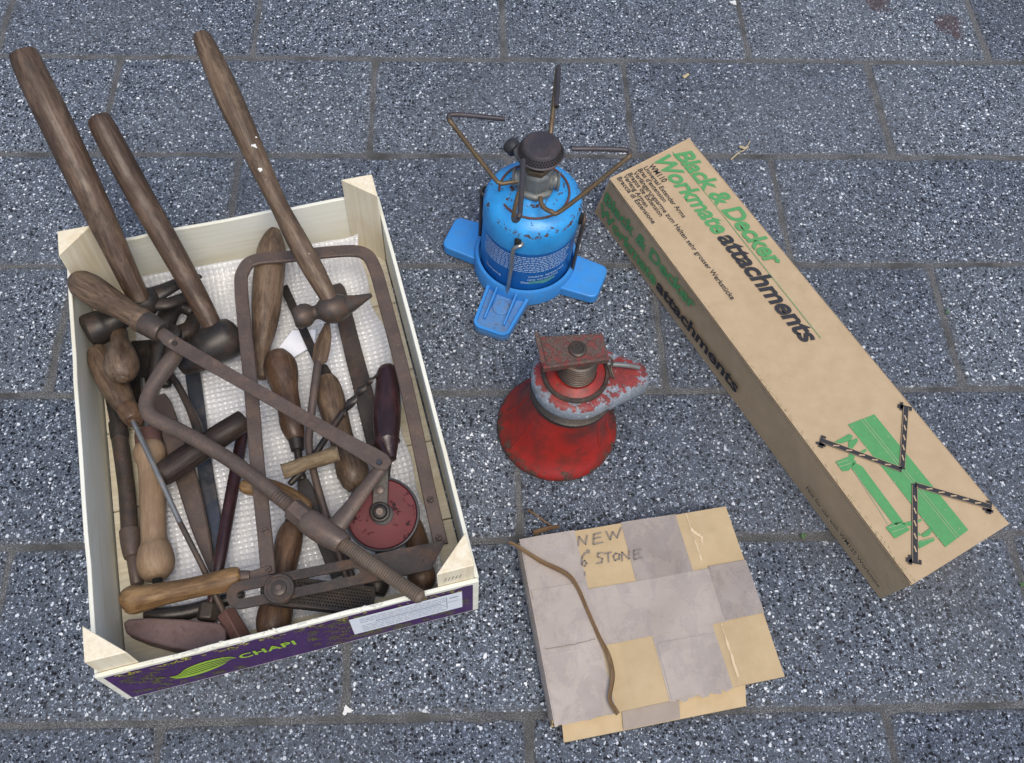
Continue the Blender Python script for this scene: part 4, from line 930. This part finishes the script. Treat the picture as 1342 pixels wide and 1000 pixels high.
MB().hexa([pb[3], pb[2], pb[1], pb[0]], [pc[3], pc[2], pc[1], pc[0]]).build('top_plate', M['redrust'], t, bevel=.0009)
# bent-up flange on its left end and lip on its front
e = (pc[1] - pc[0]).normalized()
MB().hexa([pc[3] - e * .0005 - UPZ * .001, pc[3] + e * .0045 - UPZ * .001, pc[0] + e * .0045 - UPZ * .001, pc[0] - e * .0005 - UPZ * .001],
          [pc[3] - e * .002 + UPZ * .0065, pc[3] + e * .0018 + UPZ * .0065, pc[0] + e * .0018 + UPZ * .0085, pc[0] - e * .002 + UPZ * .0085]).build('flange', M['redrust'], t, bevel=.0008)
f_ = (pc[3] - pc[0]).normalized()
MB().hexa([pb[3] + f_ * .002 - UPZ * .003, pb[2] + f_ * .002 - UPZ * .003, pb[2] - f_ * .001 - UPZ * .003, pb[3] - f_ * .001 - UPZ * .003],
          [pc[3] + f_ * .003 + UPZ * .0012, pc[2] + f_ * .003 + UPZ * .0012, pc[2] - f_ * .0005 + UPZ * .0012, pc[3] - f_ * .0005 + UPZ * .0012]).build('front_lip', M['redrust'], t, bevel=.0008)
MB().lathe([(.0078, -.001), (.0078, .0012), (.0066, .0022), (.005, .0022), (.0045, .0012), (.001, .0012)], at(757, 458, .1302), n=28).build('screw_head', M['iron'], t)
cp = cf(.030, .003, .0985)
MB().tube([cp + ax_ * .002 + V((0, -.011, -.004)), cp + V((0, -.004, .001)), cp + V((-.003, .002, .003)), cp + V((.001, .006, .002)), cp + V((.004, .002, .001)), cp + V((.002, -.004, 0)), cp + ax_ * .005 + V((0, -.012, -.005))], [.0009] * 7, n=8, k=4).build('split_pin', M['iron'], t)

# ------------------------------------------------------------------ long cardboard box
BH = .0612
t4 = [at(800, 234, BH), at(1196, 764, BH), at(1321, 686, BH), at(903, 182, BH)]
b4 = [at(780, 278, .0008), at(1153, 783, .0008), at(1286, 705, .0008), at(873, 232, .0008)]
b4[2] = b4[1] + (t4[2] - t4[1]) * .99; b4[3] = b4[0] + (t4[3] - t4[0]) * .99
for p in b4: p.z = .0008
bx = thing('cardboard_box', 'long brown cardboard box with green and black lettering and workbench picture', 'box', (b4[0] + b4[2]) / 2)
def quad_grid(c4, nu, nv, bulge, n, edge=.0):
    vs_, fs_ = [], []; rq = random.Random(11)
    for j in range(nv + 1):
        for i in range(nu + 1):
            a, b = i / nu, j / nv
            p = (c4[0] * (1 - a) + c4[1] * a) * (1 - b) + (c4[3] * (1 - a) + c4[2] * a) * b
            e = min(1, 8 * a * (1 - a)) * min(1, 5 * b * (1 - b))
            w_ = math.sin(a * 9.1 + 1.2 * b) * .0005 + math.sin(a * 23 + b * 5) * .0002
            vs_.append(p + n * (bulge * 4 * b * (1 - b) * 4 * a * (1 - a) * .5 + w_ * e))
    for j in range(nv):
        for i in range(nu): fs_.append((j * (nu + 1) + i, j * (nu + 1) + i + 1, (j + 1) * (nu + 1) + i + 1, (j + 1) * (nu + 1) + i))
    return vs_, fs_
sn = ((b4[0] - t4[0]).cross(t4[1] - t4[0])).normalized()
if sn.x > 0: sn = -sn
def panel(name, mat, c4, n, inw, nu=40, nv=8, bulge=0.0):
    vs_, fs_ = quad_grid(c4, nu, nv, bulge, n); m = len(vs_); mb = MB()
    mb.add(vs_ + [v + inw * .003 for v in vs_], fs_ + [tuple(m + i for i in f[::-1]) for f in fs_] + [(i, i + 1, m + i + 1, m + i) for i in range(nu)] +
           [(nv * (nu + 1) + i + 1, nv * (nu + 1) + i, m + nv * (nu + 1) + i, m + nv * (nu + 1) + i + 1) for i in range(nu)] +
           [((j + 1) * (nu + 1), j * (nu + 1), m + j * (nu + 1), m + (j + 1) * (nu + 1)) for j in range(nv)] +
           [(j * (nu + 1) + nu, (j + 1) * (nu + 1) + nu, m + (j + 1) * (nu + 1) + nu, m + j * (nu + 1) + nu) for j in range(nv)])
    return mb.build(name, M[mat], bx, ang=35, bevel=.0009)
top_ = panel('lid', 'card', [t4[0], t4[1], t4[2], t4[3]], UPZ, -UPZ)
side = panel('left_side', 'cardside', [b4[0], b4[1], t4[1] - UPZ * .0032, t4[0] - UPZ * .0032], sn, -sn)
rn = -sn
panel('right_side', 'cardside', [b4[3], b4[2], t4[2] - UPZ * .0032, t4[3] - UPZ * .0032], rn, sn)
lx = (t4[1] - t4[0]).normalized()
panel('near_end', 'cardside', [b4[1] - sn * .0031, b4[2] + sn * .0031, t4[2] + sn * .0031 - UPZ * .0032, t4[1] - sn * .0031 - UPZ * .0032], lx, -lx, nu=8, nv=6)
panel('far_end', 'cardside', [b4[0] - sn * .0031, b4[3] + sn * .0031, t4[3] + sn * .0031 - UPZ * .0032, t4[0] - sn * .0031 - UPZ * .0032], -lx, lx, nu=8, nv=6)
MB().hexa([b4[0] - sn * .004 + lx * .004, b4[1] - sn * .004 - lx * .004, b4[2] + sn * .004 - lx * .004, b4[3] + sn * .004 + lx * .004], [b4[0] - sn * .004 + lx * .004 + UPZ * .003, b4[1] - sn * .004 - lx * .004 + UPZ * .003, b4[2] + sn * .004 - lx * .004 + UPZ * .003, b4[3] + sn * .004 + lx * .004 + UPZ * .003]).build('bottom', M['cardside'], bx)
# lettering: photo points on the lid, from a crop whose scale is 1067/320
EPS = .0009
def lp(x, y): return at(770 + x / 3.334, 170 + y / 3.334, BH)
def gp(x, y): return at(1000 + x / 3.333, 500 + y / 3.333, BH)
mb = MB(); text_between(mb, 'Black & Decker', lp(375, 108), lp(800, 604), UPZ, .0190, EPS, offset=.030, shear=.28, spacing=.97); mb.build('lettering', M['green'], top_, flat=True)
A, B = lp(290, 136), lp(950, 942); ratio = .435
Pm = A + (B - A) * ratio
mb = MB(); text_between(mb, 'Workmate', A, Pm, UPZ, .0190, EPS, offset=.030, shear=.28, spacing=.97); mb.build('lettering', M['green'], top_, flat=True)
mb = MB(); text_between(mb, 'attachments', Pm + (B - A) * .008, B, UPZ, .0190, EPS, offset=.030, shear=.28, spacing=.97); mb.build('lettering', M['ink'], top_, flat=True)
mb = MB(); stroke(mb, [lp(372, 100), lp(1018, 912)], .0006, UPZ, EPS); mb.build('rule_line', M['green'], top_, flat=True)
for s, a, b, cap, of in (('WM110', (264, 160), (328, 234), .0066, .018), ('Universal Extender Arms', (243, 168), (415, 388), .0052, .012), ("Bras d'extension", (219, 178), (332, 320), .0052, .012),
                         ('Verlängerungsarme zum Halten sehr grosser Werkstücke', (197, 190), (628, 746), .0052, .012), ('Brazos de Extension', (174, 196), (316, 382), .0052, .012),
                         ('Verleng Armen', (153, 204), (252, 342), .0052, .012), ('Braccia di Estensione', (128, 214), (283, 414), .0052, .012)):
    mb = MB(); text_between(mb, s, lp(*a), lp(*b), UPZ, cap, EPS, offset=of); mb.build('lettering', M['ink'], top_, flat=True)
sidep = lambda u, v: on_plane(u, v, (b4[0] + t4[0]) / 2, sn)
def sl_(x, y): return sidep(770 + x / 3.334, 170 + y / 3.334)
mb = MB(); text_between(mb, 'Black & Decker', sl_(74, 312), sl_(464, 792), sn, .0140, EPS, offset=.034); mb.build('lettering', M['green'], side, flat=True)
A, B = sl_(52, 358), sidep(965, 515); Pm = A + (B - A) * .435
mb = MB(); text_between(mb, 'Workmate', A, Pm, sn, .0140, EPS, offset=.034); mb.build('lettering', M['green'], side, flat=True)
mb = MB(); text_between(mb, 'attachments', Pm + (B - A) * .008, B, sn, .0140, EPS, offset=.034); mb.build('lettering', M['ink'], side, flat=True)
mb = MB(); text_between(mb, 'Not for use with WM125 Workmate', sidep(1057, 640), sidep(1152, 770), sn, .0052, EPS, offset=.003); mb.build('lettering', M['ink'], side, flat=True)
# workbench picture
def patch(pts, mat, name, e, parent=top_):
    P = [gp(*p) for p in pts]; mb = MB(); mb.add([p + UPZ * e for p in P], [tuple(range(len(P)))]); return mb.build(name, M[mat], parent, flat=True)
patch([(370, 190), (485, 145), (895, 650), (795, 725)], 'green', 'printed_bench_top', EPS)
patch([(392, 352), (432, 372), (610, 612), (580, 632), (556, 610), (384, 380)], 'green', 'printed_bench_frame', EPS)
for pl_ in ([(315, 352), (372, 330), (408, 352), (372, 392), (345, 394)], [(308, 268), (375, 230), (392, 240), (380, 262), (340, 272)], [(372, 262), (410, 248), (414, 262), (384, 302), (372, 296)],
            [(378, 300), (400, 330), (395, 345), (372, 335)], [(400, 318), (448, 295), (452, 305), (408, 330)],
            [(535, 640), (560, 622), (608, 612), (640, 650), (574, 688)], [(600, 622), (690, 602), (692, 610), (640, 634)], [(640, 640), (660, 642), (690, 672), (676, 676)],
            [(690, 670), (730, 640), (740, 652), (722, 676), (700, 682)], [(676, 700), (745, 682), (748, 696), (680, 732)]):
    patch(pl_, 'green', 'printed_bench_leg', EPS)
mb = MB()
for a, b in (((425, 167), (845, 688)), ((437, 163), (857, 684)), ((395, 392), (545, 625)), ((322, 360), (370, 345)), ((330, 375), (380, 360)), ((548, 640), (600, 625)), ((560, 660), (620, 640)), ((690, 700), (742, 686))):
    stroke(mb, [gp(*a), gp(*b)], .0005, UPZ, EPS + .0003)
for i in range(7):
    for q in ((0, 0), (1, 0)):
        x = 385 + i * 62 + q[0] * 96; y = 200 + i * 80 - q[0] * 38; stroke(mb, [gp(x, y), gp(x + 4, y + 3)], .0008, UPZ, EPS + .0003)
mb.build('printed_lines', M['greenline'], top_, flat=True)
for a, b in (((258, 262), (596, 386)), ((622, 118), (605, 378)), ((660, 457), (662, 788)), ((668, 456), (985, 548))):
    A, B = gp(*a), gp(*b); o_ = MB(); stroke(o_, [A, B], .0052, UPZ, EPS + .0006); ao = o_.build('printed_arm', M['ink'], top_, flat=True)
    d = (B - A).normalized(); n2 = UPZ.cross(d); m2 = MB()
    for i in range(1, 6):
        c = A + (B - A) * (i / 6 + .01); stroke(m2, [c - d * .0022 - n2 * .0008, c + d * .0022 + n2 * .0008], .0012, UPZ, EPS + .0009)
    for s_ in (-1, 1): stroke(m2, [A + n2 * s_ * .0023, B + n2 * s_ * .0023], .0003, UPZ, EPS + .0009)
    m2.build('printed_slots', M['card'], ao, flat=True)
    e = A if a[0] < 640 and a != (660, 457) else B
    m3 = MB(); stroke(m3, [e - n2 * .006 , e + n2 * .004], .0042, UPZ, EPS + .0007); stroke(m3, [e + d * .003 - n2 * .004, e - d * .004 - n2 * .004], .0026, UPZ, EPS + .0007); m3.build('printed_arm_end', M['ink'], top_, flat=True)
# scuffed lid edge
mb = MB(); rr = random.Random(9)
for i in range(120):
    a = rr.uniform(.55, 1) if rr.random() < .6 else rr.random(); e0 = t4[0] * (1 - a) + t4[1] * a + UPZ * .0009 - sn * rr.uniform(0, .003); s = rr.uniform(.0005, .0016)
    mb.add([e0 + lx * s, e0 - sn * s * .6, e0 - lx * s * .8, e0 + sn * s * .5], [(0, 1, 2, 3)])
tag(mb.build('scuffs', M['straw'], top_, flat=True), None, None, kind='stuff')

# ------------------------------------------------------------------ flat taped carton
KH = .022
k4 = [at(681, 707, KH), at(951, 664, KH), at(1029, 886, KH), at(727, 951, KH)]
ct = thing('taped_carton', 'flat yellowish carton patched with bands of brown packing tape and pencil writing', 'carton', (k4[0] + k4[2]) / 2 - UPZ * KH)
def kq(a, b, e=0.0):
    p = (k4[0] * (1 - a) + k4[1] * a) * (1 - b) + (k4[3] * (1 - a) + k4[2] * a) * b
    w_ = .0011 * math.sin(a * 6.3 + .8) * math.sin(b * 4.2) + .0006 * math.sin(a * 15 + b * 9) - .0016 * (1 - min(1, b * 9)) * (1 - min(1, a * 4)) + .0014 * math.exp(-((a - .80) / .012) ** 2) * (.4 + .6 * b) - .0008 * math.exp(-((a - .335) / .008) ** 2) * (.3 + .7 * abs(math.sin(b * 3)))
    return V((p.x, p.y, p.z + w_ + e))
def sheet(name, mat, a0, a1, b0, b1, e, th=.0025, nu=24, nv=24, parent=None, jag=0.0, seed=1):
    rq = random.Random(seed); mb = MB(); vs_ = []
    ja = [rq.uniform(-1, 1) * jag for _ in range(nu + 1)]
    for j in range(nv + 1):
        for i in range(nu + 1):
            b = b0 + (b1 - b0) * j / nv + (ja[i] if j == nv else 0)
            vs_.append(kq(a0 + (a1 - a0) * i / nu, b, e))
    m = len(vs_); vs_ += [v - UPZ * th for v in vs_]; g = lambda i, j: j * (nu + 1) + i
    fs_ = [(g(i, j), g(i, j + 1), g(i + 1, j + 1), g(i + 1, j)) for j in range(nv) for i in range(nu)]; fs_ += [tuple(m + i for i in f[::-1]) for f in fs_]
    for i in range(nu): fs_ += [(g(i, 0), g(i + 1, 0), m + g(i + 1, 0), m + g(i, 0)), (g(i + 1, nv), g(i, nv), m + g(i, nv), m + g(i + 1, nv))]
    for j in range(nv): fs_ += [(g(0, j + 1), g(0, j), m + g(0, j), m + g(0, j + 1)), (g(nu, j), g(nu, j + 1), m + g(nu, j + 1), m + g(nu, j))]
    mb.add(vs_, fs_); return mb.build(name, M[mat], parent or ct, ang=50)
lid = sheet('lid', 'carton', 0, 1, 0, 1, 0, nu=110, nv=30)
# carton body below, set back a little on the right and near side
def k0(a, b, z): p = kq(a, b); return V((p.x, p.y, z))
for (a0, b0, a1, b1) in ((.006, .01, .99, .01), (.006, .985, .006, .01), (.985, .01, .985, .96), (.985, .96, .02, .97)):
    N = 14; mb = MB(); vs_ = []
    d = (k0(a1, b1, 0) - k0(a0, b0, 0)).normalized(); nn = V((d.y, -d.x, 0)) * -.0025
    for i in range(N + 1):
        q = i / N; a, b = a0 + (a1 - a0) * q, b0 + (b1 - b0) * q; tz = kq(a, b).z - .003
        p = k0(a, b, 0); bw = V((nn.x, nn.y, 0)) * (.6 * math.sin(math.pi * q))
        vs_ += [p + UPZ * .001, p + UPZ * (tz / 2) - bw, p + UPZ * tz, p + nn + UPZ * tz, p + nn + UPZ * .001]
    fs_ = [(i * 5 + j, (i + 1) * 5 + j, (i + 1) * 5 + (j + 1) % 5, i * 5 + (j + 1) % 5) for i in range(N) for j in range(5)]
    mb.add(vs_, fs_); mb.build('side', M['carton'], ct, ang=40)
MB().prism([tuple(k0(a, b, 0))[:2] for a, b in ((.02, .03), (.97, .03), (.97, .94), (.03, .95))], .0006, .003).build('bottom', M['carton'], ct)
# lower front flap
P = [at(735, 951, .0135), at(977, 901, .0135), at(978, 925, .0075), at(739, 973, .0075)]
vs_, fs_ = quad_grid([P[0] + V((0, .012, .004)), P[1] + V((0, .012, .004)), P[2], P[3]], 24, 4, .002, UPZ); m = len(vs_)
mb = MB(); mb.add(vs_ + [v - UPZ * .002 for v in vs_], fs_ + [tuple(m + i for i in f[::-1]) for f in fs_] + [(i, i + 1, m + i + 1, m + i) for i in range(24)] + [(100 + i + 1, 100 + i, m + 100 + i, m + 100 + i + 1) for i in range(24)]); fl = mb.build('front_flap', M['carton'], ct)
P2 = [P[0] * (1 - a) + P[1] * a for a in (.32, .63)]; Q2 = [P[3] * (1 - a) + P[2] * a for a in (.32, .63)]
mb = MB(); vs_, fs_ = quad_grid([P2[0] + V((0, .011, .0062)), P2[1] + V((0, .011, .0062)), Q2[1] + UPZ * .0022, Q2[0] + UPZ * .0022], 12, 4, .002, UPZ); mb.add(vs_, fs_); mb.build('tape_strip', M['tapedull'], fl)
# fold crease and tape bands
TAPES = [('tape', -.001, .262, -.004, 1.004, .0004, .004, 2), ('tape2', .485, .752, -.004, .40, .0004, .0, 3), ('tape', .49, .765, .60, 1.012, .0004, .012, 4), ('tape', .0, .84, .345, .655, .0008, .0, 5), ('tape2', .825, 1.003, .335, .65, .0012, .0, 6), ('tape', .50, .745, .70, 1.0, .0009, .006, 7), ('tape', .01, .25, .30, .62, .0012, .004, 8)]
for m_, a0, a1, b0, b1, e, jag, sd_ in TAPES:
    sheet('tape_strip', m_, a0, a1, b0, b1, e, .0003, max(10, int(110 * (a1 - a0))), 30, jag=jag, seed=sd_)
# tape wrapping over the left edge
N = 20; mb = MB(); vs_ = []
for i in range(N + 1):
    b = .02 + .95 * i / N; p = kq(0, b); vs_ += [p + UPZ * .0006 + V((.001, 0, 0)), p + V((-.0022, 0, -.004)), V((p.x - .0026, p.y, .006))]
mb.add(vs_, [(i * 3 + j, i * 3 + j + 1, (i + 1) * 3 + j + 1, (i + 1) * 3 + j) for i in range(N) for j in range(2)]); mb.build('tape_strip', M['tape2'], ct)
# tears and creases
def kstroke(name, mat, pts, wd_, e, seed):
    rq = random.Random(seed); mb = MB(); P = []
    for (a0, b0), (a1, b1) in zip(pts[:-1], pts[1:]):
        for i in range(14): P.append((a0 + (a1 - a0) * i / 14 + rq.uniform(-.002, .002), b0 + (b1 - b0) * i / 14 + rq.uniform(-.002, .002)))
    Q = [kq(a, b, e) for a, b in P]; vs_ = []
    for i, p in enumerate(Q):
        d = (Q[min(i + 1, len(Q) - 1)] - Q[max(i - 1, 0)]).normalized(); x = d.cross(UPZ).normalized() * wd_ * rq.uniform(.25, 1) / 2; vs_ += [p - x, p + UPZ * .0004, p + x]
    mb.add(vs_, [(i * 3 + j, i * 3 + j + 1, i * 3 + j + 4, i * 3 + j + 3) for i in range(len(Q) - 1) for j in range(2)]); mb.build(name, M[mat], ct)
kstroke('crease', 'crease', [(.80, .0), (.805, .32)], .0022, .0003, 1); kstroke('crease', 'crease', [(.80, .66), (.80, .98)], .0026, .0003, 2)
kstroke('tape_tear', 'tear', [(.02, .62), (.15, .625), (.25, .615)], .0008, .0017, 7)
kstroke('board_scuff', 'crease', [(.80, .10), (.84, .16), (.83, .19)], .004, .0004, 12)
# pencilled words
def pp(x, y): p = at(650 + x / 2.94, 650 + y / 2.94, KH); return V((p.x, p.y, KH + .0022))
pen = MB()
L = [[(318, 195), (320, 160), (345, 190), (352, 155)], [(405, 145), (378, 152), (376, 190), (412, 182)], [(378, 168), (404, 162)], [(425, 140), (440, 172), (450, 142), (466, 165), (482, 125)],
     [(345, 222), (332, 240), (330, 268), (342, 274), (350, 262), (342, 252), (331, 262)], [(352, 212), (353, 224)], [(358, 212), (359, 222)],
     [(412, 222), (394, 224), (392, 238), (410, 244), (408, 260), (388, 264)], [(418, 226), (445, 220)], [(432, 224), (434, 258)], [(462, 224), (452, 236), (458, 252), (474, 246), (476, 228), (462, 224)],
     [(486, 254), (485, 220), (512, 246), (514, 214)], [(560, 210), (532, 214), (534, 248), (565, 240)], [(534, 230), (556, 226)], [(342, 296), (343, 310)]]
for l in L: stroke(pen, [pp(*p) for p in l], .0011, UPZ, 0)
pen.build('pencil_writing', M['pencil'], ct, flat=True)
# dry strap leaf on the carton
pts = [(667, 711, .026, 6), (680, 717, .026, 7), (710, 736, .0255, 9), (742, 752, .0265, 9.5), (756, 768, .026, 8), (770, 800, .0255, 7), (786, 836, .0255, 8), (797, 858, .0265, 9), (803, 885, .0265, 9), (799, 915, .0262, 8), (806, 930, .0265, 10), (810, 936, .026, 9)]
P, W = path(pts); P, W = catmull(P, [w_ * .66 for w_ in W], 5)
mb = MB(); vs_ = []
for i, p in enumerate(P):
    d = (P[min(i + 1, len(P) - 1)] - P[max(i - 1, 0)]).normalized(); x = d.cross(UPZ).normalized(); c = .0004
    vs_ += [p - x * W[i] / 2 + UPZ * (c + .0003 * math.sin(i * .6)), p - UPZ * .0002, p + x * W[i] / 2 + UPZ * (c * .7 + .0003 * math.sin(i * .5 + 1))]
m = len(vs_); vs_ += [v - UPZ * .0005 for v in vs_]
f1 = [(i * 3 + j, i * 3 + j + 1, i * 3 + j + 4, i * 3 + j + 3) for i in range(len(P) - 1) for j in range(2)]
ls_ = [V(((i % 3) * .003, 0, (i % m) // 3 * .003)) for i in range(len(vs_))]
mb.add(vs_, f1 + [tuple(m + k_ for k_ in f[::-1]) for f in f1], ls_)
tag(mb.build('dry_leaf', M['dryleaf'], None, ang=180), 'long dry brown strap leaf curving across the taped carton', 'leaf')

# ------------------------------------------------------------------ litter on the paving
def leafbit(name, label, cat, pts, mat, r=1.5, z=.003, group=None):
    P, R = path([(u, v, z + .001 * (i % 2), r * (1 - .5 * i / len(pts))) for i, (u, v) in enumerate(pts)]); return tag(MB().tube(P, R, n=6, k=3, squash=.6).build(name, M[mat]), label, cat, group)
leafbit('straw', 'pale bent straw on the slab behind the cardboard box', 'straw', [(958, 209), (968, 200), (976, 196), (983, 185)], 'straw', 1.0)
leafbit('leaf_crumb', 'tan leaf crumb beside the pale straw', 'leaf', [(970, 192), (976, 194), (980, 192)], 'straw', 2.4)
leafbit('seed_husk', 'yellow seed husk on the slab behind the stove', 'husk', [(896, 101), (902, 97)], 'straw', 2.6)
leafbit('twig', 'short dark dead twig at the back corner of the taped carton', 'twig', [(692, 668), (704, 676), (712, 682), (722, 688)], 'dryleaf', 1.6, .004)
leafbit('dead_leaf', 'crumpled dead leaf pressed against the back corner of the taped carton', 'leaf', [(700, 698), (712, 694), (724, 691), (732, 690)], 'dryleaf', 4, .012)
def weed(u, v, label, n, s):
    c = at(u, v, .001); mb = MB(); rq = random.Random(int(u))
    for i in range(n):
        a = rq.uniform(0, 6.28); d = V((math.cos(a), math.sin(a), 0)); x = V((-d.y, d.x, 0)); l = s * rq.uniform(.6, 1.2)
        mb.add([c + UPZ * .001, c + d * l * .5 + x * l * .33 + UPZ * l * .5, c + d * l + UPZ * l * .35, c + d * l * .5 - x * l * .33 + UPZ * l * .5], [(0, 1, 2, 3)])
    tag(mb.build('weed', M['weed']), label, 'weed')
weed(1241, 409, 'tiny pale green seedling in the joint right of the cardboard box', 4, .004)
weed(1053, 703, 'tuft of green moss in the joint between the two cardboard cartons', 14, .003)
weed(1339, 766, 'tuft of green moss in the joint beyond the near end of the long box', 12, .003)
def blob(u, v, r, mat, name, label, cat, seed, lobes=14, asp=1.0):
    c = at(u, v, .0); rq = random.Random(seed); R = r * mpp(c); n_ = lobes * 3; mb = MB(); ring = []
    for i in range(n_):
        a = 6.283 * i / n_; q = R * (.75 + .35 * math.sin(a * 3 + seed) * rq.uniform(.3, 1) + rq.uniform(-.15, .15)); ring.append((c.x + q * math.cos(a) * asp, c.y + q * math.sin(a)))
    mb.prism(ring, .0002, .0011); tag(mb.build(name, M[mat]), label, cat)
blob(455, 931, 7, 'splash', 'mortar_blob', 'pale mortar crumb in the joint below the crate front', 'mortar', 2)
blob(113, 488, 4.5, 'splash', 'bird_dropping', 'small white dropping beside the left panel of the crate', 'dropping', 4, asp=1.5)
blob(961, 4, 5, 'splash', 'paint_splash', 'small white splash on the joint at the far edge of the paving', 'splash', 5)
